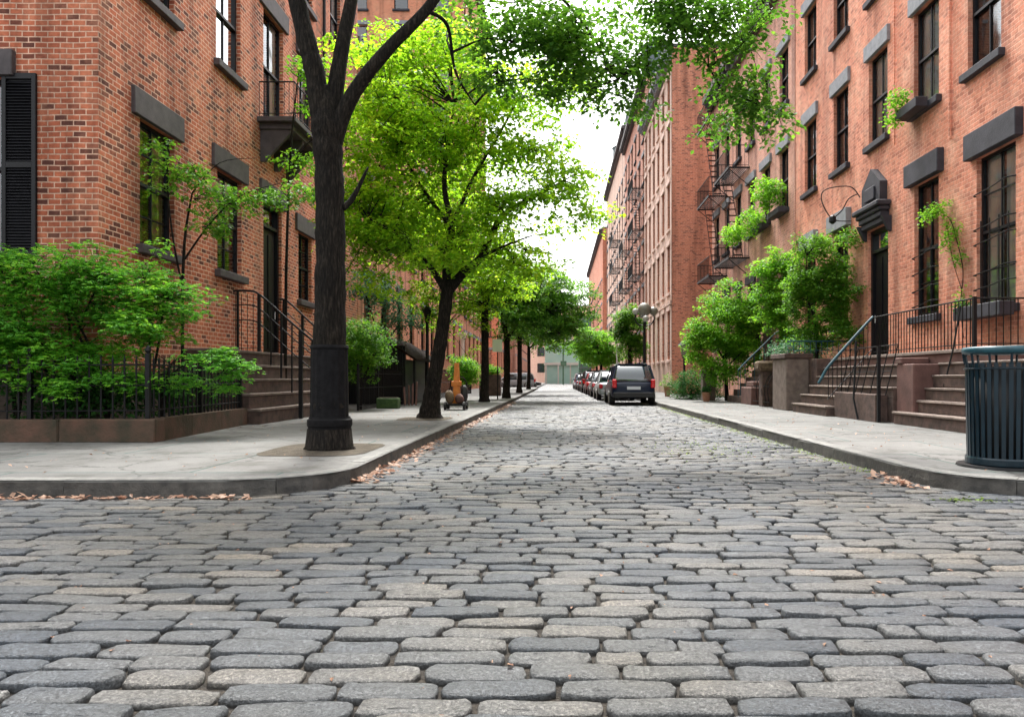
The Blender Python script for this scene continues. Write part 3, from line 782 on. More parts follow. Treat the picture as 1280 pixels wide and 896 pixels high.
# tree pits
mb = MB()
for (cx, cy, a, b_) in ((-2.98, 9.2, .68, .85), (-2.98, 16.2, .6, .8)):
    n = 18; mb.add([(cx + a * (abs(math.cos(2*PI*k/n)) ** .45) * (1 if math.cos(2*PI*k/n) > 0 else -1) * random.uniform(.93, 1.03), cy + b_ * (abs(math.sin(2*PI*k/n)) ** .45) * (1 if math.sin(2*PI*k/n) > 0 else -1) * random.uniform(.93, 1.03), ZP - .001) for k in range(n)] + [(cx, cy, ZP + .03)], [(k, (k+1) % n, n) for k in range(n)])
tag(mb.build('tree_pit_soil', 'soil'), kind='structure')

# ================================================================== BUILDINGS, LEFT ROW
XL = -7.4
# corner house
A_op = [(12.75, 13.9, 3.42, 5.67), (15.65, 16.85, 3.42, 5.62), (18.1, 19.3, 1.66, 5.55), (20.55, 21.65, 3.3, 5.25), (23.4, 24.5, 3.3, 5.25),
        (12.75, 13.9, 7.96, 10.3), (15.6, 16.8, 7.96, 10.3), (18.1, 19.4, 7.6, 10.4), (20.6, 21.7, 7.96, 10.3), (23.4, 24.5, 7.96, 10.3),
        (12.75, 13.9, 12.0, 14.1), (15.6, 16.8, 12.0, 14.1), (18.15, 19.35, 12.0, 14.1), (20.6, 21.7, 12.0, 14.1), (23.4, 24.5, 12.0, 14.1)]
A_fr = [(-10.15, -8.95, 3.0, 5.9), (-10.15, -8.95, 7.8, 10.1)]
A = building('red brick corner house with dark shutter and stoop, behind the leafy planter shrub', None, XL, -15, 11.6, 26.6, 16.2, 'brick_left', 1, A_op, A_fr, cornice='brown_lintel')
for (a, b, c, d) in A_op:
    if c < 2: continue
    window(A, rel(A, XL, (a+b)/2, c), R(90), b - a, d - c, 'tall' if c < 4 else 'sash', 'brown_lintel', 'brown_lintel', curtain='curtain_green' if (c < 4 and a < 14) else ('curtain' if a > 17 and c > 7 else None), lh=.48, lp=.07, lw=.26)
for (a, b, c, d) in A_fr:
    window(A, rel(A, (a+b)/2, 11.6, c), 0, b - a, d - c, 'sash', 'brown_lintel', 'brown_lintel')
def shutter(parent, x0, x1, z0, z1, yf):
    mb = MB(); t_ = .07; y0, y1 = yf - .055, yf - .004
    mb.bbox(x0, x0 + t_, y0, y1, z0, z1, .006); mb.bbox(x1 - t_, x1, y0, y1, z0, z1, .006)
    for q in (z0, (z0+z1)/2 - .04, z1 - .09): mb.box(x0 + t_, x1 - t_, y0 + .003, y1, q, q + .09)
    z = z0 + .1
    while z < z1 - .12:
        mb.add([(x0 + t_, y1 - .008, z + .045), (x1 - t_, y1 - .008, z + .045), (x1 - t_, y0 + .006, z), (x0 + t_, y0 + .006, z)], [(0, 1, 2, 3)]); z += .048
    mb.box(x0 + t_, x1 - t_, y1 - .006, y1 - .001, z0, z1)
    mb.build('shutter', 'dark_frame', parent)
shutter(A, -8.93, -8.38, 3.0, 5.95, 11.6); shutter(A, -10.72, -10.17, 3.0, 5.95, 11.6)

def front_door(parent, x, y0, y1, z0, z1, facing, mat='dark_frame'):
    mb = MB(); s_ = -facing
    X = lambda d: x + s_ * d
    def bx(m_, d0, d1, a, b, c, d): xx = sorted((X(d0), X(d1))); m_.box(xx[0], xx[1], a, b, c, d)
    tz = z1 - .62
    bx(mb, .16, .21, y0 + .10, y1 - .10, z0, tz)
    for (q0, q1) in ((z0 + .15, z0 + .75), (z0 + .9, tz - .15)):
        for (p0, p1) in ((y0 + .2, (y0+y1)/2 - .05), ((y0+y1)/2 + .05, y1 - .2)):
            bx(mb, .135, .158, p0, p1, q0, q1)
    d = mb.build('door', mat, parent)
    f = MB(); bx(f, .08, .22, y0, y0 + .10, z0, z1); bx(f, .08, .22, y1 - .10, y1, z0, z1); bx(f, .08, .22, y0 + .1, y1 - .1, z1 - .1, z1); bx(f, .08, .22, y0 + .1, y1 - .1, tz, tz + .08)
    f.build('door_frame', mat, parent)
    gl = MB(); xx = X(.17); gl.add([(xx, y0 + .1, tz + .08), (xx, y1 - .1, tz + .08), (xx, y1 - .1, z1 - .1), (xx, y0 + .1, z1 - .1)], [(0, 1, 2, 3)]); gl.build('transom', 'window_glass', parent)
    h = MB(); hx = X(.12); h.tube([(hx, y1 - .24, z0 + 1.02), (hx - s_ * .03, y1 - .24, z0 + 1.02)], .016, 8); h.tube([(hx - s_ * .035, y1 - .24, z0 + .95), (hx - s_ * .035, y1 - .24, z0 + 1.15)], .012, 8)
    h.build('door_handle', 'chrome', parent)
front_door(A, XL, 18.1, 19.3, 1.66, 5.55, 1)
mb = MB(); mb.bbox(XL - .08, XL + .07, 17.85, 19.55, 5.552, 6.03, .012); mb.build('door_lintel', 'brown_lintel', A)
# balcony on brackets under the french window
mb = MB(); mb.bbox(XL + .002, XL + .95, 17.7, 19.9, 7.38, 7.5, .01); mb.box(XL + .002, XL + .8, 17.85, 19.75, 7.24, 7.378)
for y in (17.9, 18.75, 19.6): mb.prism([(XL + .003, 6.45), (XL + .12, 6.45), (XL + .75, 7.15), (XL + .75, 7.238), (XL + .003, 7.238)], 'y', y, y + .1)
bal = mb.build('balcony', 'brown_lintel', A)
mb = MB(); railing(mb, [(XL + .04, 17.75, 7.5), (XL + .9, 17.75, 7.5), (XL + .9, 19.85, 7.5), (XL + .04, 19.85, 7.5)], .85, .12)
mb.tube([(XL + .04, 17.75, 8.36), (XL + .9, 17.75, 8.36), (XL + .9, 19.85, 8.36), (XL + .04, 19.85, 8.36)], .02, 6)
ob = mb.build('balcony_railing', 'black_iron', A)
# drainpipe
mb = MB(); mb.tube([(XL + .07, 22.6, .2), (XL + .07, 22.6, 15.4)], .05, 8); mb.build('drainpipe', 'black_iron', A)
# stone base courses
mb = MB(); mb.bbox(XL - .05, XL + .06, 11.54, 14.15, .0, 1.15, .02); mb.bbox(-14.9, XL - .06, 11.54, 11.599, 0, 1.15, .02); mb.build('stone_base', 'brownstone_light', A)
mb = MB(); mb.box(XL - .05, XL + .06, 19.75, 26.5, 0, 1.15); mb.build('stone_base', 'brownstone_light', A)

def grid_windows(y0, y1, n, w_, zs, h_):
    out = []
    for z, h in zip(zs, h_):
        for i in range(n):
            c = y0 + (y1 - y0) * (i + .5) / n; out.append((c - w_/2, c + w_/2, z, z + h))
    return out
def row_building(label, xf, xb, y0, y1, H, mat, facing, n, w_, zs, hs_, lint='grey_lintel', sill='slate_lintel', cornice='brown_lintel', curtain=None, lh=.3, fr=0, name='brick_house', detail=False):
    op = grid_windows(y0, y1, n, w_, zs, hs_)
    fo = []
    if fr:
        for z, h in zip(zs, hs_):
            for i in range(fr):
                c = min(xf, xb) + abs(xb - xf) * (i + .5) / fr; fo.append((c - .55, c + .55, z, z + h))
    b = building(label, 'brick buildings lining the street', xf, xb, y0, y1, H, mat, facing, op, fo, cornice=cornice, name=name)
    for i, (a, b_, c, d) in enumerate(op):
        window(b, rel(b, xf, (a+b_)/2, c), R(90) if facing > 0 else R(-90), b_ - a, d - c, 'sash' if detail else 'far', lint, sill, curtain=curtain if (i * 7) % 3 == 0 else None, lh=lh, detail=detail)
    for (a, b_, c, d) in fo: window(b, rel(b, (a+b_)/2, y0, c), 0, b_ - a, d - c, 'far', lint, sill, lh=lh, detail=detail)
    return b
A['group'] = 'brick buildings lining the street'
row_building('red brick row house just past the corner house, behind the first kerb trees', XL, -15, 26.7, 38.0, 13.5, 'brick_orange', 1, 4, 1.15, (2.6, 6.6, 10.2), (2.4, 2.2, 2.0), 'brown_lintel')
row_building('orange brick row house with grey lintels in the middle of the left side', XL, -15, 38.1, 56.0, 15.0, 'brick_orange', 1, 6, 1.15, (2.6, 6.4, 10.2), (2.3, 2.2, 2.0))
row_building('tall orange brick apartment block rising behind the bright tree crown', XL, -17, 56.1, 74.0, 36.0, 'brick_orange', 1, 6, 1.3, (2.4, 6, 9.4, 12.8, 16.2, 19.6, 23, 26.4, 29.8), (2.2,) * 9, fr=3)
row_building('low red brick house beyond the side street on the left', XL + .4, -15, 84.5, 104, 12.5, 'brick_plain', 1, 6, 1.2, (2.4, 6, 9.2), (2, 2, 1.8), fr=3)
row_building('pale brick building farthest down the left side of the street', XL + 1.2, -15, 104.2, 150, 13.5, 'brick_pale', 1, 10, 1.4, (2.4, 6, 9.2), (2, 2, 1.8), fr=2)

# ================================================================== BUILDINGS, RIGHT ROW
XR = 8.5
ys = [9.3, 11.8, 14.35, 16.6, 19.1, 21.6, 24.2]
B_op = [(11.0, 12.2, 2.45, 5.5), (13.35, 14.6, 2.45, 5.5), (16.05, 17.15, 2.5, 5.62), (18.5, 19.7, 1.60, 5.05), (21.05, 22.15, 2.6, 5.5), (23.7, 24.75, 2.6, 5.4)]
for y in ys:
    B_op.append((y - .56, y + .56, 7.35, 9.7)); B_op.append((y - .56, y + .56, 11.3, 13.5))
B = building('salmon brick row house with big slate lintels behind the trash can and railed terrace', None, XR, 17, 7.5, 25.7, 16.6, 'brick_right', -1, B_op, (), cornice='brown_lintel')
B['group'] = 'brick buildings lining the street'
for (a, b, c, d) in B_op:
    if c < 2: continue
    low = c < 4
    window(B, rel(B, XR, (a+b)/2, c), R(-90), b - a, d - c, 'tall' if low else 'sash', 'slate_lintel' if (low and a < 20) else 'grey_lintel', 'slate_lintel',
           curtain='curtain' if (low and a < 16) or (not low and int(a) % 2 == 0) else None, lh=.52 if low else .42, lp=.16 if low else .09, lw=.22 if low else .15)
front_door(B, XR, 18.5, 19.7, 1.60, 5.05, -1)
# door hood: boxy pediment over a stepped cornice, with an iron lamp bracket
mb = MB()
mb.prism([(18.55, 5.62), (19.65, 5.62), (19.65, 6.15), (19.1, 6.6), (18.55, 6.15)], 'x', XR - .20, XR - .002)
mb.bbox(XR - .38, XR - .002, 18.3, 19.9, 5.48, 5.618, .03); mb.bbox(XR - .30, XR - .002, 18.36, 19.84, 5.36, 5.478, .03); mb.bbox(XR - .24, XR - .002, 18.42, 19.78, 5.22, 5.358, .02); mb.bbox(XR - .25, XR - .202, 18.8, 19.4, 5.75, 6.1, .02)
mb.bbox(XR - .18, XR - .002, 18.45, 19.75, 5.07, 5.218, .02)
for y in (18.3, 19.76): mb.prism([(XR - .002, 4.8), (XR - .08, 4.85), (XR - .26, 5.21), (XR - .002, 5.21)], 'y', y, y + .12)
mb.build('door_hood', 'slate_lintel', B)
mb = MB()
c0 = Vector((XR - .22, 19.7, 6.0))
mb.tube(catmull([c0, c0 + Vector((-.2, .2, .35)), c0 + Vector((-.75, .5, .35)), c0 + Vector((-.85, .55, .05)), c0 + Vector((-.6, .4, -.5)), c0 + Vector((-.2, .1, -.62))], 6), .016, 6)
mb.tube(catmull([c0 + Vector((-.05, 0, .1)), c0 + Vector((-.25, .15, .0)), c0 + Vector((-.4, .25, -.3)), c0 + Vector((-.6, .4, -.5))], 5), .016, 6)
mb.lathe((XR - .82, 20.1, 5.42), [(.02, .2), (.09, .14), (.10, 0), (.03, -.06)], 10)
mb.build('lamp_bracket', 'black_iron', B)
# window guard on the near tall window
def guard(parent, y0, y1, z0, z1, x, rows, name='window_guard', nv=3):
    mb = MB()
    for i in range(nv):
        y = y0 + (y1 - y0) * (i + .5) / nv; mb.tube([(x - .02, y, z0), (x - .02, y, z1)], .012, 6)
    for z in rows:
        mb.tube(catmull([(x - .005, y1 + .04, z - .02), (x - .12, y1 - .1, z - .03), (x - .10, (y0+y1)/2, z + .01), (x - .14, y0 + .1, z + .05), (x - .01, y0 - .06, z + .06)], 5), .014, 6)
    mb.build(name, 'black_iron', parent)
guard(B, 13.38, 14.57, 2.5, 4.2, XR, (2.85, 3.15, 3.75, 4.05, 4.75), nv=4)
guard(B, 16.1, 17.1, 2.5, 4.1, XR, (2.75, 3.1, 3.5, 3.9), nv=2)
# conduit and drainpipe
mb = MB(); mb.tube([(XR - .05, 15.5, 6.2), (XR - .05, 15.5, 15.6)], .035, 7); mb.tube([(XR - .05, 18.05, 6.9), (XR - .05, 18.05, 15.6)], .02, 6); mb.build('drainpipe', 'brick_right', B)
mb = MB(); mb.box(XR - .07, XR + .03, 7.6, 11.5, 0, 1.3); mb.build('stone_base', 'brownstone_red', B)

def fire_escape(parent, x, y0, y1, zs, facing, dpt=1.0):
    s_ = facing; mb = MB()
    for z in zs:
        xa, xb = sorted((x + s_ * .01, x + s_ * dpt))
        k = xa
        while k < xb - .03: mb.box(k, k + .035, y0, y1, z, z + .03); k += .09
        for y in (y0, y1 - .05): mb.box(xa, xb, y, y + .05, z - .06, z - .001)
        mb.box(xb - .05 if s_ > 0 else xa, xb if s_ > 0 else xa + .05, y0 + .05, y1 - .05, z - .06, z - .001)
        xo = x + s_ * (dpt - .03)
        P = [(x + s_ * .05, y0 + .02, z), (xo, y0 + .02, z), (xo, y1 - .02, z), (x + s_ * .05, y1 - .02, z)]
        railing(mb, P, .95, .16, .011); mb.tube([(a, b, c + .96) for a, b, c in P], .02, 5)
        for y in (y0 + .1, y1 - .1): mb.tube([(x + s_ * .02, y, z - .8), (xo, y, z - .05)], .02, 5)
    for za, zb in zip(zs[:-1], zs[1:]):
        for q in (.25, .65):
            mb.tube([(x + s_ * (dpt * q), y0 + .3, za), (x + s_ * (dpt * q), y1 - .5, zb)], .02, 5)
        for i in range(12):
            u = (i + .5) / 12; y = y0 + .3 + (y1 - y0 - .8) * u; z = za + (zb - za) * u
            mb.box(*sorted((x + s_ * dpt * .25, x + s_ * dpt * .65)), y - .09, y + .09, z, z + .02)
    mb.build('fire_escape', 'black_iron', parent)

C_op = grid_windows(25.9, 39.5, 6, 1.05, (2.6, 7.35, 11.3), (2.6, 2.3, 2.1))
C = building('pale salmon row house with black fire escapes beside the blank brick end wall', None, XR, 17, 25.8, 39.6, 16.4, 'brick_pale', -1, C_op, (), cornice='brown_lintel')
C['group'] = 'brick buildings lining the street'
for i, (a, b, c, d) in enumerate(C_op):
    window(C, rel(C, XR, (a+b)/2, c), R(-90), b - a, d - c, 'sash', 'slate_lintel' if c < 4 else 'grey_lintel', 'slate_lintel', curtain='curtain' if i % 2 else None, lh=.35)
fire_escape(C, XR, 31.8, 34.8, (6.4, 10.4), -1, .95)
fire_escape(C, XR, 36.0, 39.0, (6.2, 10.2, 14.2), -1, .95)
mb = MB(); mb.bbox(XR - .45, XR - .002, 28.0, 29.8, 5.3, 5.55, .02); mb.bbox(XR - .3, XR - .002, 28.15, 29.65, 5.0, 5.298, .02)
for y in (28.2, 29.45): mb.lathe((XR - .3, y + .07, 0), [(.16, .1), (.16, 1.2), (.13, 1.3), (.12, 4.7), (.18, 4.85), (.18, 4.999)], 12)
mb.build('door_surround', 'brownstone', C)

E = row_building('tall brick building with blank red end wall and cream street front', 6.9, 17, 43.4, 57.0, 21.0, 'brick_plain', -1, 6, 1.0, (2.2, 6.3, 10.2, 14.0, 17.4), (3.0, 2.9, 2.8, 2.6, 2.2), 'stucco_pink', 'stucco_pink', 'grey_lintel', lh=.3, name='brick_building')
mb = MB()
wall_mesh(mb, (6.87, 43.42), (0, 1), (-1, 0), 13.55, 20.2, [(a - 43.42, b - 43.42, c - .001, d + .001) for a, b, c, d in grid_windows(43.4, 57.0, 6, 1.0, (2.2, 6.3, 10.2, 14.0, 17.4), (3.0, 2.9, 2.8, 2.6, 2.2))], depth=.028)
mb.box(6.78, 6.868, 43.44, 56.9, 5.55, 5.8)
mb.build('cream_facing', 'brick_cream', E, recalc=False)
mb = MB(); 
for z in (5.2, 9.6, 13.4): mb.box(11.0 - .6, 11.6, 43.33, 43.395, z, z + .1)
F = row_building('pale salmon brick building with black iron balconies, next after the cream-fronted block', 7.0, 17, 57.1, 75, 25.0, 'brick_pale', -1, 6, 1.2, (2.4, 6.2, 9.8, 13.4, 16.9, 20.4), (2.4, 2.3, 2.2, 2.2, 2.2, 2.0), lh=.3, name='brick_building')
fire_escape(F, 7.0, 58.0, 62.0, (5.8, 9.4, 13.0, 16.4), -1, 1.0)
fire_escape(F, 7.0, 67.0, 71.0, (9.4, 13.0), -1, 1.0)
G = row_building('pale pinkish cream brick building with a water tank, further down the right side', 7.2, 17, 75.1, 105, 27.5, 'brick_cream', -1, 9, 1.3, (2.4, 6.2, 9.8, 13.4, 17.0, 20.6), (2.3, 2.2, 2.2, 2.2, 2.2, 2.2), lh=.3, name='brick_building')
fire_escape(G, 7.0, 78, 82.5, (5.8, 9.4, 13.0, 16), -1, 1.1)
row_building('last brick building at the far end of the right side', 6.6, 17, 105.2, 152, 23, 'brick_right', -1, 12, 1.5, (2.4, 6.2, 9.8, 13.4), (2.3, 2.2, 2.2, 2.2), lh=.3, name='brick_building')

def water_tank(x, y, z, r, h, label):
    root = thing('water_tank', (x, y, z), label, 'water tank', 'water tanks on the roofs')
    mb = MB(); mb.lathe((x, y, z + 1.6), [(r, 0), (r * .97, h)], 20); mb.build('barrel', 'water_tank', root)
    mb = MB(); mb.lathe((x, y, z + 1.6 + h), [(r * 1.08, 0), (.05, r * .7)], 20); mb.build('tank_roof', 'water_tank', root)
    for sx in (-1, 1):
        for sy in (-1, 1):
            mb = MB(); mb.box(x + sx * r * .6 - .08, x + sx * r * .6 + .08, y + sy * r * .6 - .08, y + sy * r * .6 + .08, z, z + 1.6); mb.build('leg', 'black_iron', root)
for (p_, x_, ya, yb, z_, h_) in ((F, 7.3, 69, 72, 25.25, 2.2), (G, 7.6, 80, 84, 27.75, 2.6), (G, 7.5, 101, 104, 27.75, 1.8)):
    mb = MB(); mb.box(x_, x_ + 3, ya, yb, z_, z_ + h_); mb.box(x_ + .4, x_ + 1.0, ya + .4, ya + 1.0, z_ + h_ + .001, z_ + h_ + 1.1); mb.build('roof_bulkhead', 'water_tank', p_)
water_tank(8.4, 62, 25.24, 1.2, 2.6, 'grey water tank on the roof of the balconied pale salmon building')
water_tank(9.0, 98, 27.74, 1.5, 3.0, 'teal grey water tank on the roof of the pinkish cream brick building')

# far end of the street
D1 = row_building('pale pink building closing the far end of the street', 30, -6, 160, 175, 17.0, 'stucco_pink', -1, 0, 1, (), (), cornice=None, name='far_building')
op = [(x, x + 1.6, z, z + 2.0) for z in (2.4, 6, 9.6, 13.2) for x in (-4.5, -1.5, 1.5, 4.5, 7.5, 10.5)]
for (a, b, c, d) in op: 
    mb = MB(); mb.box(a, b, 159.9, 159.99, c, d); mb.build('window', 'glass_car', D1)
root = thing('glass_pavilion', (2.2, 142, 0), 'low haze-paled teal panelled building under the far pink facade', 'building')
mb = MB(); mb.box(-2.5, 4.8, 142, 146, 4.2, 8.3); mb.build('upper_panel', 'hazed_teal', root)
mb = MB(); mb.box(-2.7, 5.0, 141.8, 146.2, 3.7, 4.19); mb.box(-2.7, 5.0, 141.8, 146.2, 8.31, 8.7); mb.build('white_band', 'hazed_wall', root)
mb = MB(); mb.box(-2.5, 4.8, 142.3, 146, 0, 3.69); mb.build('lower_panel', 'hazed_teal', root)
mb = MB()
for x in (-2.4, .0, 2.4, 4.5): mb.box(x, x + .25, 141.85, 142.28, 0, 3.69)
mb.build('column', 'hazed_wall', root)
root = thing('netted_tower', (5.2, 132, 0), 'narrow tower wrapped in dark green netting at the street end', 'tower')
mb = MB(); mb.box(3.9, 6.2, 132, 135, 0, 12.5); mb.build('netting', 'net_green', root)
mb = MB(); mb.tube([(4.3, 131.9, 0), (4.3, 131.9, 14)], .08, 6); mb.tube([(5.9, 131.9, 0), (5.9, 131.9, 14)], .08, 6)
for z in (3, 6, 9, 12): mb.tube([(3.8, 131.85, z), (6.3, 131.85, z)], .07, 6)
mb.build('scaffold_tubes', 'grey_lintel', root)

# ================================================================== LEFT STOOP
root = thing('stoop', (-6.4, 16.9, ZP), 'brown stone stoop with black rails behind the near tree trunk', 'stoop', 'stone stoops')
for k in range(5):
    mb = MB(); x1 = -5.85 - .2 * k; zb = ZP - .02 if k == 0 else .15 + .3 * k + .002
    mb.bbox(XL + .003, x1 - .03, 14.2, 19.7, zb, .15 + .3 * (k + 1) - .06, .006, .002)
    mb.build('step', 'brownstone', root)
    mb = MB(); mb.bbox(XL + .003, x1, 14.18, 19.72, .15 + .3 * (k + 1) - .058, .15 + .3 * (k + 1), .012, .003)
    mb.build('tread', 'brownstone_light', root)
def stair_rail(root, y, pts, posts, mids=(.32, .66)):
    mb = MB(); P = catmull(pts, 4); mb.tube([(x, y, z) for x, z in [(q[0], q[2]) for q in P]] if False else [(q[0], y, q[2]) for q in P], .024, 8)
    for m_ in mids: mb.tube([(q[0], y, q[2] - m_) for q in P], .013, 6)
    mb.build('handrail', 'black_iron', root, smooth=True)
    mb = MB()
    for (x, z0, z1, r_) in posts: mb.box(x - r_, x + r_, y - r_, y + r_, z0, z1)
    mb.build('rail_post', 'black_iron', root)
stair_rail(root, 16.2, [(-7.3, 0, 3.02), (-6.95, 0, 3.02), (-6.7, 0, 2.93), (-6.1, 0, 2.40), (-5.55, 0, 1.93), (-5.4, 0, 1.83), (-5.42, 0, 1.70)], [(-7.2, 1.65, 3.02, .022), (-6.72, 1.65, 2.93, .03), (-6.22, 1.05, 2.5, .018), (-5.78, .15, 2.12, .04), (-5.98, .74, 2.28, .014), (-6.45, 1.35, 2.7, .014), (-5.52, .15, 1.9, .02)])
stair_rail(root, 18.9, [(-7.3, 0, 3.12), (-7.1, 0, 3.08), (-6.6, 0, 2.62), (-6.2, 0, 2.25), (-6.05, 0, 2.1), (-6.08, 0, 1.98)], [(-7.2, 1.65, 3.1, .022), (-6.7, 1.65, 2.7, .03), (-6.12, .74, 2.15, .035)])
mb = MB(); railing(mb, [(-7.25, 16.2, 1.65), (-6.72, 16.2, 1.65)], 1.3, .12, .008); mb.build('landing_bars', 'black_iron', root)

# ================================================================== CORNER PLANTER, FENCE, SHRUB
root = thing('planter_wall', (-7.5, 10.3, ZP), 'low mossy brownstone kerb around the corner planting bed', 'low wall')
mb = MB(); xs = [-14.5, -11.8, -9.4, -7.1, -5.72]
for a, b in zip(xs[:-1], xs[1:]): mb.bbox(a + .004, b - .004, 10.22, 10.52, ZP - .02, .46 + random.uniform(-.01, .01), .018, .006)
Q = [(-5.72, 10.24), (-5.84, 11.5), (-5.97, 12.8), (-6.1, 14.15)]
for (a, b), (c, d) in zip(Q[:-1], Q[1:]):
    mb.prism([(a, b + .004), (a - .26, b + (.27 if b < 10.3 else .004)), (c - .26, d - .004), (c, d - .004)], 'z', ZP - .02, .47)
mb.build('coping_stone', 'mossy_stone', root)
mb = MB(); mb.add([(-14.5, 10.45, .36), (-5.9, 10.45, .36), (-6.2, 14.1, .36), (XL + .1, 14.1, .36), (XL + .1, 11.5, .36), (-14.5, 11.5, .36)], [(0, 1, 2, 3, 4, 5)]); mb.build('bed_soil', 'soil', root)
root = thing('iron_fence', (-7.5, 10.35, .46), 'black iron picket fence standing on the corner planter kerb', 'fence', 'iron fences')
iron_fence(root, [(-13.5, 10.37, .46), (-9.6, 10.37, .46), (-7.6, 10.37, .46), (-5.9, 10.37, .47), (-6.05, 12.2, .47), (-6.22, 14.1, .47)], .88, sp=.155, br=.014)

root = thing('shrub', (-7.3, 11.0, .36), 'large bright green maple-leaved shrub spreading over the corner planter', 'shrub')
ell = [(-8.6, 10.9, 2.3, 1.1, .55, .8), (-7.4, 10.9, 2.35, 1.1, .6, .9), (-6.4, 11.3, 2.3, .95, .7, .9), (-9.9, 10.9, 2.1, .9, .5, .8), (-8.2, 10.7, 1.5, .6, .3, .35), (-6.9, 10.8, 1.5, .7, .4, .35), (-8.0, 10.5, 1.75, .8, .35, .4), (-6.6, 10.6, 1.75, .7, .35, .4),
       (-5.5, 11.2, 1.22, .68, .5, .36), (-8.9, 10.35, 1.3, .6, .3, .4), (-7.6, 10.4, 1.3, .7, .3, .4), (-7.0, 10.25, 1.0, .35, .2, .3), (-6.3, 10.5, 1.1, .5, .3, .25), (-11.3, 10.9, 2.0, .9, .5, .8)]
C1 = scatter(ell, 1200, 4, shell=.4, gap=-.75, f=3.1)
V, F_ = leaves(C1, 24, .20, .022, .068, 5, .35, 4)
npmesh('foliage', V, F_, 'leaf_shrub', root)
mb = MB(); g = np.random.default_rng(9)
stems = [(-8.9, 11.0), (-8.2, 10.9), (-7.6, 11.1), (-6.9, 11.0), (-6.4, 11.3), (-9.8, 11.0), (-7.2, 10.8), (-6.1, 11.1), (-11.2, 11)]
nodes = []
for i, (x, y) in enumerate(stems):
    for rep in range(2):
        e = ell[[0, 0, 1, 1, 2, 3, 4, 8, 13][i]]; tip = (e[0] + g.uniform(-.5, .5), e[1] + g.uniform(-.2, .2), e[2] + g.uniform(-.1, .4))
        P = catmull([(x, y, .36), (x + g.uniform(-.1, .1), y, .9), ((x + tip[0]) / 2 + g.uniform(-.1, .1), y, (tip[2] + .9) / 2 + .1), tip], 4)
        mb.tube(P, lerp_r([.032, .024, .017, .008], 4), 6); nodes += [tuple(q) for q in P[5:]]
NP = np.array(nodes)
for c in C1[::2]:
    q = NP[np.linalg.norm(NP - c, axis=1).argmin()]; mb.tube([q, (q + c) / 2 + np.array([0, 0, .03]), c], [.007, .005, .002], 4, cap=False)
mb.build('stems', 'bark', root, recalc=False)

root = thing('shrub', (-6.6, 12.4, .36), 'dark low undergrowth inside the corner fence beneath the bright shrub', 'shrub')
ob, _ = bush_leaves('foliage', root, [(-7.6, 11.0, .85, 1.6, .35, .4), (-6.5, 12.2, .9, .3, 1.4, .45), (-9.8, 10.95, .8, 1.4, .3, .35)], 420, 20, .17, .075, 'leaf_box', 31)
# spindly sapling leaning along the wall
tree('young_tree', (-6.75, 13.0, .36), 'thin bare-stemmed sapling with sparse leaf sprays against the corner house wall',
     ([(-6.75, 13.0, .36), (-6.78, 13.0, 2.0), (-6.74, 13.0, 3.5), (-6.6, 13.0, 4.4)], [.035, .028, .024, .014]),
     [([(-6.76, 13.0, 2.6), (-6.9, 12.9, 3.6), (-7.0, 12.9, 4.6), (-6.9, 12.8, 5.1)], [.02, .015, .01, .006]),
      ([(-6.74, 13.0, 3.2), (-6.3, 13.1, 3.9), (-5.8, 13.2, 4.4), (-5.1, 13.4, 4.7)], [.02, .015, .01, .006]),
      ([(-6.6, 13.0, 4.4), (-6.2, 13.2, 5.0), (-5.6, 13.4, 5.15)], [.012, .009, .005])],
     [(-6.7, 12.9, 4.7, .55, .4, .45), (-6.0, 13.2, 4.3, .8, .4, .35), (-5.3, 13.5, 4.55, .7, .4, .25), (-4.6, 13.8, 4.65, .45, .3, .2), (-6.3, 13.1, 3.75, .5, .3, .25), (-7.0, 12.7, 5.1, .25, .3, .15)],
     95, 30, .22, .085, 'leaf_mid', 1, 61, twig=.006, flat=.03, gap=-2)
tree('young_tree', (-6.3, 15.5, .36), 'slender sapling whose top twigs reach the balcony of the corner house',
     ([(-6.5, 17.2, .2), (-6.45, 17.1, 3.5), (-6.3, 17.0, 6.5), (-6.1, 17.0, 8.4)], [.04, .035, .025, .01]),
     [([(-6.3, 17, 6.0), (-5.9, 17, 6.6), (-5.4, 17, 6.9)], [.02, .012, .006])],
     [(-5.9, 17.0, 8.3, .45, .4, .75), (-6.0, 16.9, 6.2, .7, .5, .3), (-5.7, 17, 7.3, .3, .3, .3)], 34, 26, .24, .10, 'leaf_bright', 1, 63, twig=.007, flat=.04, gap=-2)

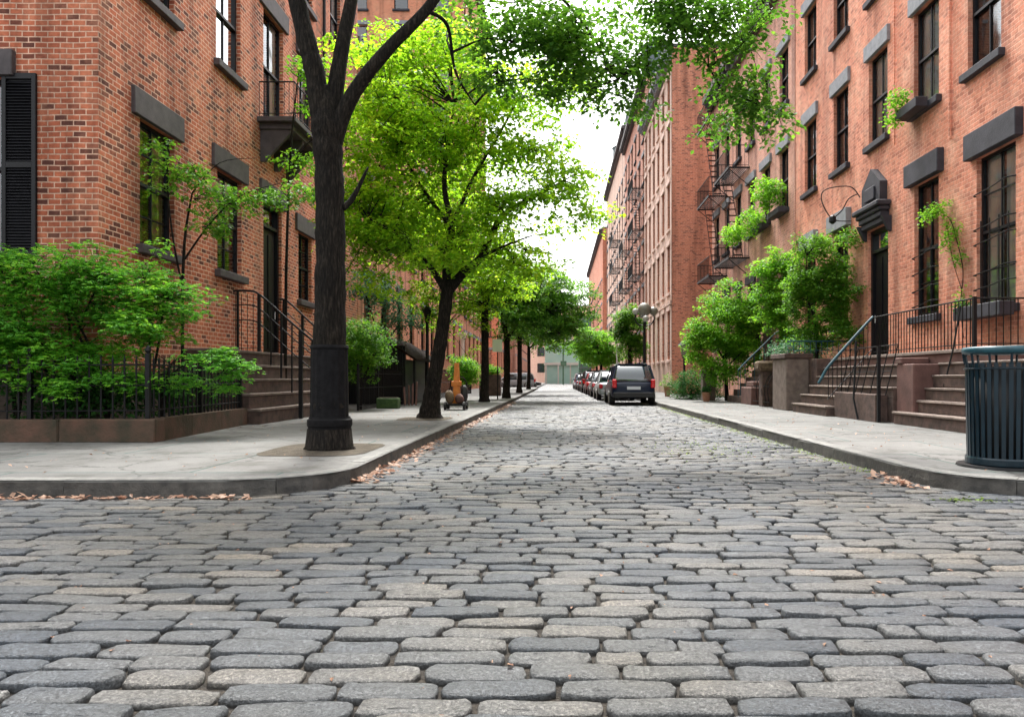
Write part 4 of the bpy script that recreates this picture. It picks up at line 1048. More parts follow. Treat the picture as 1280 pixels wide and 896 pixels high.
# ================================================================== KERB TREES, LEFT
T1 = tree('street_tree', (-2.88, 9.1, ZP), 'nearest kerb tree with a black fluted iron collar, forking overhead', 
     ([(-2.88, 9.1, .12), (-2.88, 9.1, .3), (-2.885, 9.1, .8), (-2.88, 9.1, 1.6), (-2.87, 9.1, 2.7), (-2.89, 9.1, 3.7), (-2.93, 9.1, 4.25), (-2.95, 9.12, 4.75)], [.285, .25, .215, .195, .180, .174, .180, .07]),
     [([(-2.94, 9.1, 4.0), (-3.06, 9.1, 4.85), (-3.2, 9.12, 5.4), (-3.5, 9.2, 6.6), (-3.9, 9.4, 8.2)], [.14, .125, .115, .09, .03]),
      ([(-2.91, 9.12, 4.05), (-2.8, 9.2, 5.0), (-2.73, 9.3, 5.6), (-2.6, 9.7, 7.0), (-2.3, 10, 8.6)], [.12, .095, .085, .06, .02]),
      ([(-2.89, 9.1, 3.85), (-2.64, 9.1, 4.55), (-2.2, 9.1, 5.15), (-1.7, 9.3, 5.8), (-1.1, 9.7, 6.8), (.4, 10.5, 7.7), (2.0, 11.0, 7.7), (3.0, 11.2, 7.0)], [.12, .095, .080, .068, .055, .042, .028, .012]),
      ([(-1.7, 9.3, 5.8), (-1.5, 9.8, 5.85), (-1.45, 10.2, 5.4), (-1.2, 10.4, 5.0)], [.03, .024, .018, .01]),
      ([(-2.72, 9.1, 3.2), (-2.6, 9.15, 3.35), (-2.42, 9.2, 3.75)], [.045, .035, .012]),
      ([(-1.1, 9.7, 6.8), (.1, 10.4, 6.5), (.9, 10.7, 5.5)], [.035, .022, .01]),
      ([(.4, 10.5, 7.7), (1.7, 11, 6.7), (2.6, 11.1, 5.4)], [.035, .022, .01])],
     [(-.5, 10.4, 6.1, 1.3, .8, .7), (.55, 10.6, 5.75, .95, .7, .7), (1.2, 10.7, 5.3, .5, .5, .55), (2.85, 11.0, 5.55, .72, .7, .95), (2.4, 11.0, 6.5, 1.1, .8, .6), (-1.0, 10.3, 5.5, .5, .5, .5), (-2.8, 9.8, 8.2, 2.6, 1.6, .9), (1.0, 10.8, 6.7, 1.2, .8, .5), (3.3, 11.1, 5.2, .35, .4, .35), (.9, 10.7, 6.2, 1.3, .8, .45), (-.2, 10.4, 5.2, .35, .4, .3)],
     540, 44, .30, .088, 'leaf_dark', 1, 13, twig=.010, flat=.07, gap=-.55, shell=.5)
mb = MB()
mb.lathe((-2.88, 9.1, 0), [(.262, .42), (.262, .44), (.275, .46), (.275, .53), (.255, .55), (.25, .57)], 40)
mb.lathe((-2.885, 9.1, 0), [(.232, .571), (.226, 1.0), (.222, 1.42)], 64, .018, 16)
mb.lathe((-2.885, 9.1, 0), [(.232, 1.421), (.236, 1.44), (.225, 1.47)], 40)
mb.build('trunk_collar', 'iron_collar', T1, smooth=False)
mb = MB(); mb.lathe((-2.88, 9.1, 0), [(.33, .145), (.29, .2), (.265, .42)], 40, .03, 9); mb.build('root_flare', 'bark', T1, smooth=True)

tree('street_tree', (-2.88, 16.2, ZP), 'second kerb tree, curved trunk under a wide bright yellow-green crown',
     ([(-2.88, 16.2, .12), (-2.86, 16.2, .4), (-2.78, 16.2, 1.0), (-2.66, 16.2, 1.7), (-2.56, 16.2, 2.4), (-2.47, 16.2, 3.1)], [.33, .22, .165, .15, .14, .145]),
     [([(-2.47, 16.2, 3.0), (-2.1, 16.2, 3.45), (-1.75, 16.2, 3.75), (-1.48, 16.2, 4.3), (-1.2, 16.2, 4.75), (-.5, 16.2, 5.15), (.15, 16.2, 5.5)], [.12, .10, .085, .075, .06, .04, .02]),
      ([(-2.47, 16.2, 3.0), (-2.52, 16.3, 3.7), (-2.42, 16.4, 4.5), (-2.6, 16.5, 5.6), (-2.4, 16.7, 7.4)], [.11, .09, .08, .055, .02]),
      ([(-2.5, 16.2, 3.0), (-2.9, 16.1, 3.6), (-3.5, 16.0, 4.2), (-4.2, 15.9, 4.6)], [.09, .06, .04, .015]),
      ([(-2.42, 16.4, 4.5), (-3.1, 17, 5.4), (-3.7, 17.2, 6.4)], [.06, .04, .015]),
      ([(-1.75, 16.2, 3.75), (-1.2, 15.6, 3.9), (-.5, 15.3, 4.1)], [.05, .03, .012]),
      ([(-2.42, 16.4, 4.5), (-1.9, 16.3, 5.6), (-1.2, 16.3, 6.8), (-.7, 16.4, 7.8)], [.06, .045, .03, .012])],
     [(-3.2, 16.8, 5.6, 1.9, 1.8, 1.9), (-4.4, 17.2, 5.4, 1.2, 1.4, 1.9), (-4.3, 17.6, 7.6, 1.3, 1.3, 1.3), (-1.0, 16.2, 4.6, 1.6, 1.5, .95), (-4.1, 15.9, 3.9, .8, 1.0, 1.0), (-1.7, 16.5, 7.2, 1.6, 1.5, 1.2), (.2, 16.1, 5.4, .75, .9, .8), (-3.3, 16.4, 7.6, 1.3, 1.4, 1.0), (-2.9, 16.0, 3.6, .9, .9, .4), (-.8, 16.1, 3.6, 1.0, 1.0, .4), (-.4, 16.4, 6.5, 1.0, 1.0, .8), (-4.1, 17.3, 8.7, 1.3, 1.1, .8), (-2.5, 17, 8.8, 1.2, 1.1, .8), (.1, 16.3, 7.9, .8, .9, .8), (.5, 16.0, 4.7, .5, .7, .35)],
     1200, 44, .40, .105, 'leaf_maple', 1, 23, twig=.010, flat=.028, gap=-.5, droop=.38, shell=.42)

def kerb_tree(x, y, cx, cz, r, rz, label, leaf, seed, n=260, per=40, size=.13, rad=.36, hgt=None):
    f = cz - rz * .7
    return tree('street_tree', (x, y, ZP), label,
        ([(x, y, .12), (x, y, .5), (x + .03, y, 1.3), (x + .02, y, f)], [.24, .17, .15, .14]),
        [([(x + .02, y, f - .1), (x + (cx - x) * .6 + r * .3, y, f + .9), (cx + r * .6, y + .3, cz + .3)], [.09, .06, .02]),
         ([(x + .02, y, f - .1), (x - .2, y, f + 1), (cx - r * .3, y, cz + rz * .6)], [.09, .06, .02]),
         ([(x + .02, y, f - .1), (x + .1, y - .3, f + .8), (cx + .1, y - r * .5, cz)], [.08, .05, .02])],
        [(cx, y, cz, r, r, rz), (cx + r * .55, y, cz - rz * .35, r * .6, r * .7, rz * .5), (cx - r * .5, y, cz + rz * .2, r * .6, r * .7, rz * .6)],
        n, per, rad, size, leaf, 1, seed, twig=.014, flat=.07, gap=-.7, shell=.4)
kerb_tree(-2.35, 33, -1.0, 4.6, 2.5, 2.2, 'third kerb tree, straight black trunk beneath a dense mid green crown', 'leaf_mid', 33, 620, 48, .125, .34)
kerb_tree(-2.45, 46, -1.6, 5.4, 2.5, 2.3, 'fourth kerb tree, dark trunk just behind the third one', 'leaf_dark', 34, 380, 44, .16, .42)
kerb_tree(-2.5, 62, -1.8, 5.4, 2.7, 2.4, 'farthest kerb tree on the left before the side street', 'leaf_mid', 35, 220, 38, .19, .5)
kerb_tree(-2.85, 28.0, -3.9, 6.0, 2.5, 3.2, 'kerbside tree crown filling the gap behind the bright second tree', 'leaf_maple', 36, 620, 44, .12, .34)
kerb_tree(4.45, 74, 3.9, 4.2, 2.5, 2.3, 'round bright green tree beyond the parked cars on the right', 'leaf_bright', 37, 420, 44, .2, .45)
kerb_tree(5.0, 50, 5.1, 4.4, 1.1, 1.9, 'narrow dark green tree behind the globe street lamp', 'leaf_mid', 38, 260, 40, .15, .34)
kerb_tree(5.2, 96, 4.8, 5.0, 2.2, 2.6, 'distant tree in front of the green netted tower', 'leaf_mid', 39, 120, 36, .24, .6)

# ================================================================== RIGHT: TERRACE AND STEPS
root = thing('stoop', (7.4, 15.5, ZP), 'brownstone terrace with two flights of steps and a teal handrail, left of the trash can', 'stoop', 'stone stoops')
st = .2417
tops = [.15 + st * (k + 1) for k in range(6)]
fx = [6.4, 6.62, 6.86, 7.06, 7.26, 7.48]
for k in range(5):
    y0 = 17.2 if k < 2 else 14.75
    zb = (ZP - .02) if k == 0 else tops[k-1] + .001
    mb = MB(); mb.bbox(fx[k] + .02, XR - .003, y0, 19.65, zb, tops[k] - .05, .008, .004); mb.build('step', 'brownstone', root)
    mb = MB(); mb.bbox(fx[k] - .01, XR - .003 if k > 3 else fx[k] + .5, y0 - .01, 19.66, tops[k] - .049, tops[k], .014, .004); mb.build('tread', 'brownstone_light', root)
# masonry block in front of the flight
mb = MB()
mb.bbox(6.60, 6.84, 16.0, 17.18, ZP - .02, .735, .015, .006); mb.bbox(6.58, 6.84, 14.9, 15.99, ZP - .02, .72, .015, .006)
mb.build('stone_block', 'brownstone', root)
mb = MB(); mb.bbox(6.88, 7.05, 14.76, 17.19, ZP - .02, tops[1], .01); mb.build('riser_fill', 'brownstone', root)
# landing and its cheek
mb = MB(); mb.bbox(fx[5] + .01, XR - .003, 11.7, 14.74, ZP - .02, 1.36, .012, .004); mb.bbox(fx[5] + .01, XR - .004, 11.7, 19.66, tops[4] + .001, tops[5] - .07, .01, .003); mb.build('terrace_wall', 'brownstone_red', root)
mb = MB(); mb.bbox(fx[5] - .03, XR - .003, 11.68, 19.68, tops[5] - .069, tops[5], .014, .004); mb.build('terrace_slab', 'brownstone_light', root)
mb = MB(); mb.bbox(6.92, 7.47, 14.0, 14.7, ZP - .02, 1.34, .02, .004); mb.bbox(6.9, 7.47, 14.45, 14.72, 1.341, 1.47, .02, .004); mb.build('cheek_wall', 'brownstone_red', root)
# near flight of broad steps
fx2 = [6.72, 6.98, 7.13, 7.28, 7.40]
for k in range(5):
    zb = (ZP - .02) if k == 0 else tops[k-1] + .001
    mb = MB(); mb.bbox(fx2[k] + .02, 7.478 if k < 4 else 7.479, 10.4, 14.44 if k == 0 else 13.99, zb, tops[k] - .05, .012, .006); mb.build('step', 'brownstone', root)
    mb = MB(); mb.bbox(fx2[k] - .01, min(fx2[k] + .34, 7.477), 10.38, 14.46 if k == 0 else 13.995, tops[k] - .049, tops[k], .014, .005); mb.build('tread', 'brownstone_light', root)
# railing on the terrace edge
mb = MB(); mb_t = tops[5]
railing(mb, [(7.53, 13.0, mb_t), (7.53, 17.15, mb_t)], .9, .125, .010)
mb.tube([(7.53, 13.0, mb_t + .9), (7.53, 17.15, mb_t + .9)], .016, 6); mb.tube([(7.53, 13.0, mb_t + .9), (8.45, 13.0, mb_t + .9)], .016, 6)
railing(mb, [(7.53, 13.0, mb_t), (8.45, 13.0, mb_t)], .9, .13, .010)
mb.box(7.50, 7.56, 12.97, 13.03, mb_t, mb_t + .93)
mb.build('terrace_railing', 'black_iron', root)
# railing down the flight: balusters under a teal handrail
def fl(x):  # nosing line height
    return tops[0] + (tops[5] - tops[0]) * (x - 6.4) / (7.48 - 6.4)
mb = MB()
for i in range(11):
    x = 6.46 + i * .105; mb.tube([(x, 17.17, max(.6, fl(x) - .2)), (x, 17.17, fl(x) + .86)], .010, 5)
mb.tube([(6.44, 17.17, fl(6.44) + .12), (7.53, 17.17, fl(7.53) + .12)], .012, 5)
mb.build('flight_railing', 'black_iron', root)
mb = MB(); mb.tube(catmull([(6.22, 17.17, fl(6.22) + .74), (6.32, 17.17, fl(6.3) + .82), (6.5, 17.17, fl(6.5) + .88), (7.3, 17.17, fl(7.3) + .88), (7.53, 17.17, tops[5] + .92)], 4), .034, 8); mb.build('handrail', 'teal_paint', root, smooth=True)
# low front railing over the block, leaning posts
mb = MB()
for i, y in enumerate(np.linspace(14.75, 17.1, 7)):
    b_ = random.uniform(-.05, .05); mb.tube([(6.72, y + b_, .70), (6.98, y, 1.75)], .012, 5)
mb.tube([(6.98, 14.75, 1.75), (6.98, 17.15, 1.75)], .012, 5); mb.tube([(6.85, 14.75, 1.2), (6.85, 17.15, 1.2)], .010, 5)
mb.box(6.56, 6.62, 14.74, 14.80, ZP, 1.72); mb.tube([(6.55, 15.7, .16), (6.52, 15.85, .6), (6.6, 15.9, 1.9)], .022, 6)
mb.tube([(7.30, 13.6, .9), (7.42, 13.5, 1.6), (7.53, 13.45, 2.4)], .016, 6)
mb.build('front_railing', 'black_iron', root)

# neighbouring stoop block (left of the terrace) and dark newel
root = thing('stone_pier', (7.0, 20.6, ZP), 'square brown stone pier with a dark iron top, between the two right-hand stoops', 'pier')
mb = MB(); mb.bbox(6.45, 7.1, 20.3, 21.6, ZP - .02, 1.62, .03, .006); mb.build('shaft', 'brownstone_light', root)
mb = MB(); mb.bbox(6.40, 7.2, 20.25, 21.65, 1.621, 1.76, .02, .004); mb.bbox(7.1, 8.45, 19.72, 21.5, ZP - .02, 1.60, .02, .004); mb.build('cap', 'brownstone', root)
mb = MB(); railing(mb, [(6.5, 20.3, 1.76), (8.4, 20.3, 1.76)], .35, .15, .01); mb.tube([(6.5, 20.3, 2.1), (8.4, 20.3, 2.1)], .02, 6); mb.build('iron_cresting', 'teal_paint', root)

# second stoop
root = thing('stoop', (7.3, 27, ZP), 'far brownstone stoop with dark curved rails and stone base, beside the dark hedge', 'stoop', 'stone stoops')
for k in range(6):
    zb = (ZP - .02) if k == 0 else .15 + .24 * k + .001
    mb = MB(); x = 6.7 + .24 * k; mb.bbox(x, XR - .004, 26.2, 28.4, zb, .15 + .24 * (k + 1), .015, .004); mb.build('step', 'brownstone', root)
for y in (26.1, 28.45):
    mb = MB(); P = catmull([(6.55, y, 1.35), (6.8, y, 1.62), (7.5, y, 2.3), (7.95, y, 2.72), (8.3, y, 2.76)], 4); mb.tube(P, .03, 7)
    for q in P[::2]: mb.tube([(q.x, y, max(.15, q.z - 1.0)), q], .012, 5)
    mb.build('handrail', 'teal_paint' if y < 27 else 'black_iron', root)
mb = MB(); mb.bbox(6.62, 7.3, 24.6, 26.0, ZP - .02, .75, .03, .008); mb.bbox(6.75, 7.3, 24.8, 25.8, .751, .95, .03, .01); mb.build('plinth', 'brownstone_red', root)
mb = MB()
for i in range(5):
    y = 22.6 + .33 * i; mb.tube(catmull([(6.65, y, .2), (6.6, y, .7), (6.75, y + .1, 1.1), (7.1, y + .2, 1.35)], 4), .014, 5)
mb.tube([(6.63, 22.5, .3), (6.63, 24.4, .3)], .014, 5); mb.tube([(6.63, 22.5, .8), (6.63, 24.4, .8)], .014, 5); mb.build('curved_grille', 'black_iron', root)
root = thing('stone_lump', (6.8, 24.4, ZP), 'pale weathered stone urn base on a low pedestal by the far stoop', 'ornament')
mb = MB(); mb.bbox(6.6, 7.0, 23.2, 23.6, ZP - .01, 1.28, .02, .004); mb.build('pedestal', 'brownstone', root)
mb = MB(); mb.bbox(6.45, 7.1, 23.1, 23.7, 1.281, 1.62, .07, .02); mb.build('block', 'sack', root)
root['label'] = 'pale tan stone block set on a slim pedestal before the far stoop'; root.name = 'pedestal_block'

root = thing('gatepost', (6.15, 29.6, ZP), 'tan stone gatepost at the pavement edge right of the clipped hedge', 'gatepost')
mb = MB(); mb.bbox(5.95, 6.45, 29.4, 29.9, ZP - .01, 1.28, .02, .004); mb.build('shaft', 'brownstone_light', root)
mb = MB(); mb.bbox(5.9, 6.5, 29.35, 29.95, 1.281, 1.4, .03, .004); mb.build('cap', 'brownstone', root)

def pot(name, x, y, r, h, label, plant=None, mat='terracotta', seed=1, leaf='leaf_bright', gsz=.3):
    root = thing(name, (x, y, ZP), label, 'plant pot', 'pots on the right pavement')
    mb = MB(); mb.lathe((x, y, ZP), [(r * .7, 0), (r, h * .85), (r * 1.1, h * .86), (r * 1.1, h), (r * .9, h), (r * .85, h * .9)], 18); mb.build('pot', mat, root, smooth=False)
    bush_leaves('plant', root, [(x, y, ZP + h + gsz * .8, gsz, gsz, gsz)], 30, 16, .12, .07, leaf, seed)
pot('plant_pot', 5.85, 28.3, .17, .36, 'small tan pot at the foot of the tan gatepost', seed=3, leaf='leaf_box', gsz=.12)
pot('plant_pot', 5.5, 36.0, .18, .5, 'pale clay pot left of the clipped hedge, near the garden lamp', seed=4, leaf='leaf_mid', gsz=.35)

root = thing('hedge', (6.2, 31.5, ZP), 'dark green clipped box hedge on the right pavement behind the blue car', 'hedge')
bush_leaves('foliage', root, [(5.7, 31.2, .8, .55, .9, .72), (6.5, 30.8, .75, .5, .7, .6), (5.4, 32.4, .6, .35, .8, .5), (6.3, 31, .35, .8, .8, .3)], 420, 22, .16, .07, 'leaf_box', 71, gap=-2, shell=.25)
mb = MB(); mb.tube([(5.8, 31.2, .1), (5.8, 31.2, .6)], .04, 6); mb.tube([(6.5, 30.9, .1), (6.5, 30.9, .6)], .04, 6); mb.build('stems', 'bark', root)

tree('garden_tree', (6.9, 29.3, ZP), 'full bright green tree at the pavement edge right of the dark blue car',
     ([(6.9, 29.3, .1), (6.85, 29.3, 1.0), (6.8, 29.3, 1.9)], [.10, .08, .07]),
     [([(6.8, 29.3, 1.8), (6.3, 29.2, 2.6), (6.0, 29, 3.4)], [.05, .03, .01]), ([(6.8, 29.3, 1.8), (7.0, 29.3, 3.0), (7.1, 29.3, 4.4)], [.05, .03, .01]), ([(6.8, 29.3, 1.8), (7.4, 29.1, 2.8), (7.7, 29, 3.6)], [.05, .03, .01])],
     [(6.2, 29.0, 3.0, .9, .9, 1.0), (6.9, 29.2, 4.1, .8, .9, 1.1), (7.7, 28.8, 3.4, .9, .9, 1.3), (5.7, 29, 2.2, .6, .7, .7), (7.2, 29, 1.9, .9, .8, .9), (6.4, 28.6, 1.5, .8, .6, .7), (7.0, 28.8, 2.9, 1.1, .9, 1.1), (5.6, 28.8, 3.0, .4, .5, .5)],
     820, 40, .30, .10, 'leaf_bright', 1, 81, twig=.01, flat=.05, gap=-.45, shell=.4, f=3.2)
tree('garden_tree', (7.5, 20.9, ZP), 'leafy dark green tree climbing the wall left of the house door',
     ([(7.5, 20.9, 1.5), (7.55, 20.9, 2.1), (7.5, 20.9, 2.8)], [.06, .05, .045]),
     [([(7.5, 20.9, 2.7), (7.2, 20.8, 3.5), (7.2, 20.8, 4.6)], [.035, .02, .01]), ([(7.5, 20.9, 2.4), (7.9, 20.8, 3.3), (8.0, 20.8, 4.2)], [.03, .02, .01])],
     [(7.3, 20.8, 4.5, .6, .6, .75), (7.95, 20.5, 4.1, .4, .5, .7), (7.75, 20.6, 3.1, .75, .7, .8), (7.05, 20.8, 3.3, .5, .6, .6), (8.1, 20.0, 2.5, .35, .4, .45), (8.25, 20.3, 5.1, .2, .5, .35), (8.25, 19.95, 3.5, .18, .35, .3), (8.2, 21.8, 5.3, .25, .5, .3), (7.4, 20.9, 2.2, .7, .5, .5), (7.5, 20.8, 3.7, .85, .7, 1.0)],
     560, 36, .24, .085, 'leaf_mid', 1, 83, twig=.008, flat=.05, gap=-.4, f=3.4, shell=.4)
tree('garden_tree', (7.6, 24.8, ZP), 'loose light green tree between the far stoop and the wall tree',
     ([(7.7, 24.8, .1), (7.7, 24.8, 2.0), (7.65, 24.8, 3.4)], [.06, .05, .04]),
     [([(7.65, 24.8, 3.3), (7.3, 24.7, 4.2), (7.2, 24.7, 5.0)], [.03, .02, .01]), ([(7.65, 24.8, 3.3), (8.0, 24.7, 4.0), (8.1, 24.7, 5.0)], [.03, .02, .01])],
     [(7.5, 24.7, 4.9, .8, .7, .7), (7.2, 24.4, 3.9, .7, .6, .6), (8.0, 24.3, 4.3, .4, .5, .8), (7.5, 24.3, 3.2, .8, .6, .6), (7.9, 24.0, 2.4, .5, .5, .5)],
     380, 36, .22, .095, 'leaf_bright', 1, 85, twig=.008, flat=.05, gap=-.9, shell=.45)
root = thing('shrub', (7.3, 22.4, 1.2), 'blue-green shrub tucked behind the iron-topped stone pier', 'shrub')
bush_leaves('foliage', root, [(7.3, 22.3, 1.9, .8, .8, .45), (7.9, 21.9, 2.1, .5, .5, .5)], 120, 20, .16, .08, 'leaf_teal', 87)
mb = MB(); mb.tube([(7.3, 22.3, .1), (7.3, 22.3, 1.8)], .03, 6); mb.build('stems', 'bark', root)

# window boxes and vines on the right fronts
def window_box(x, y, z, wd, label, ell, leaf, seed, mat='slate_lintel', n=40, size=.08, dep=.28, hh=.22):
    root = thing('window_box', (x, y, z), label, 'window box', 'window boxes on the right-hand houses')
    mb = MB(); mb.bbox(x - dep, x, y - wd/2, y + wd/2, z, z + hh, .01); mb.build('box', mat, root)
    if ell: bush_leaves('plant', root, ell, n, 20, .17, size, leaf, seed, gap=-2)
window_box(XR - .135, 13.95, 2.22, 1.55, 'grey window box on the big barred window above the trash can', [(XR - .3, 14.5, 2.52, .12, .15, .1)], 'leaf_box', 90, n=6, hh=.26)
window_box(XR - .135, 16.75, 7.2, 1.0, 'upper window box trailing pale green leaves over the slate door-side window', [(XR - .4, 17.1, 7.65, .25, .3, .3), (XR - .45, 17.2, 7.35, .15, .2, .25)], 'leaf_bright', 91, n=22, size=.09)
window_box(XR - .135, 27.1, 7.15, 1.5, 'window box overflowing with bright green foliage, nearer of the two on the pale house', [(XR - .5, 27.3, 8.1, .5, .8, .55)], 'leaf_bright', 92, n=90, size=.11)
window_box(XR - .135, 29.4, 7.05, 1.8, 'window box overflowing with green foliage, farther of the two on the pale house', [(XR - .6, 29.6, 7.45, .55, 1.1, .5), (XR - .9, 31.0, 7.3, .5, .8, .4)], 'leaf_bright', 93, n=130, size=.11)
root = thing('climbing_vine', (XR - .1, 15.3, 2.4), 'straggling vine on the wall between the two slate-lintelled windows', 'vine')
mb = MB(); P1 = catmull([(XR - .04, 15.0, 1.9), (XR - .04, 15.1, 2.6), (XR - .05, 15.0, 3.3), (XR - .05, 15.25, 4.0), (XR - .07, 15.5, 4.5), (XR - .16, 16.0, 4.75), (XR - .2, 16.5, 4.6)], 5); mb.tube(P1, .010, 5)
mb.tube(catmull([(XR - .04, 15.06, 2.9), (XR - .05, 15.4, 3.6), (XR - .06, 15.6, 4.4)], 5), .007, 5); mb.build('stem', 'bark', root)
bush_leaves('leaves', root, [(XR - .22, 15.8, 4.7, .16, .6, .16), (XR - .12, 15.35, 4.2, .07, .35, .45), (XR - .1, 15.05, 2.8, .06, .14, .25), (XR - .1, 15.1, 3.6, .06, .2, .3)], 62, 16, .12, .07, 'leaf_bright', 95, gap=-3, shell=.5)

# ================================================================== TRASH CAN
def trash_can(x, y):
    root = thing('trash_can', (x, y, ZP), 'dark green slatted steel litter bin with a teal rim by the right corner', 'trash can')
    z = ZP; rb, rt = .335, .352
    mb = MB(); n = 34
    for k in range(n):
        a = 2 * PI * (k + .5) / n; da = .055
        def q(r, aa, zz): return (x + r * math.cos(aa), y + r * math.sin(aa), zz)
        zz0, zz1 = z + .10, z + 1.06
        vs = [q(rb, a - da, zz0), q(rb, a + da, zz0), q(rt, a + da, zz1), q(rt, a - da, zz1), q(rb - .012, a - da, zz0), q(rb - .012, a + da, zz0), q(rt - .012, a + da, zz1), q(rt - .012, a - da, zz1)]
        mb.add(vs, [(0, 1, 2, 3), (4, 7, 6, 5), (0, 3, 7, 4), (1, 5, 6, 2), (0, 4, 5, 1), (3, 2, 6, 7)])
    mb.build('slats', 'can_green', root)
    mb = MB(); n = 40
    mb.lathe((x, y, z), [(.345, .02), (.352, .03), (.352, .085), (.345, .10)], n); mb.build('base_ring', 'can_green', root)
    mb = MB()
    for zz in (1.0,): 
        mb.tube([(x + (rt + .006) * math.cos(2*PI*k/n), y + (rt + .006) * math.sin(2*PI*k/n), z + zz) for k in range(n + 1)], .008, 6, cap=False)
    mb.build('hoop', 'can_green', root)
    mb = MB(); pr = [(.365, 1.15), (.380, 1.165), (.383, 1.20), (.37, 1.222), (.30, 1.225), (.245, 1.215), (.235, 1.18), (.30, 1.15)]
    m_ = 44; vs = []; fs = []
    for (r_, z_) in pr:
        for k in range(m_): vs.append((x + r_ * math.cos(2*PI*k/m_), y + r_ * math.sin(2*PI*k/m_), z + z_))
    for i in range(len(pr)):
        j = (i + 1) % len(pr)
        for k in range(m_): fs.append((i*m_ + k, i*m_ + (k+1) % m_, j*m_ + (k+1) % m_, j*m_ + k))
    mb.add(vs, fs); mb.build('rim', 'teal_paint', root, smooth=True)
    mb = MB()
    for k in range(12):
        a = 2*PI*(k + .3)/12; mb.tube([(x + rt * math.cos(a), y + rt * math.sin(a), z + 1.05), (x + .37 * math.cos(a), y + .37 * math.sin(a), z + 1.155)], .012, 5)
    mb.build('rim_supports', 'can_green', root)
    mb = MB(); mb.lathe((x, y, z), [(.29, .06), (.31, 1.02)], 24); mb.build('liner', 'black_plastic', root, smooth=True)
    mb = MB()
    mb.lathe((x, y, ZP - .001), [(.44, 0), (.43, .02)], 30); mb.build('foot_plate', 'black_iron', root)
trash_can(4.60, 7.42)

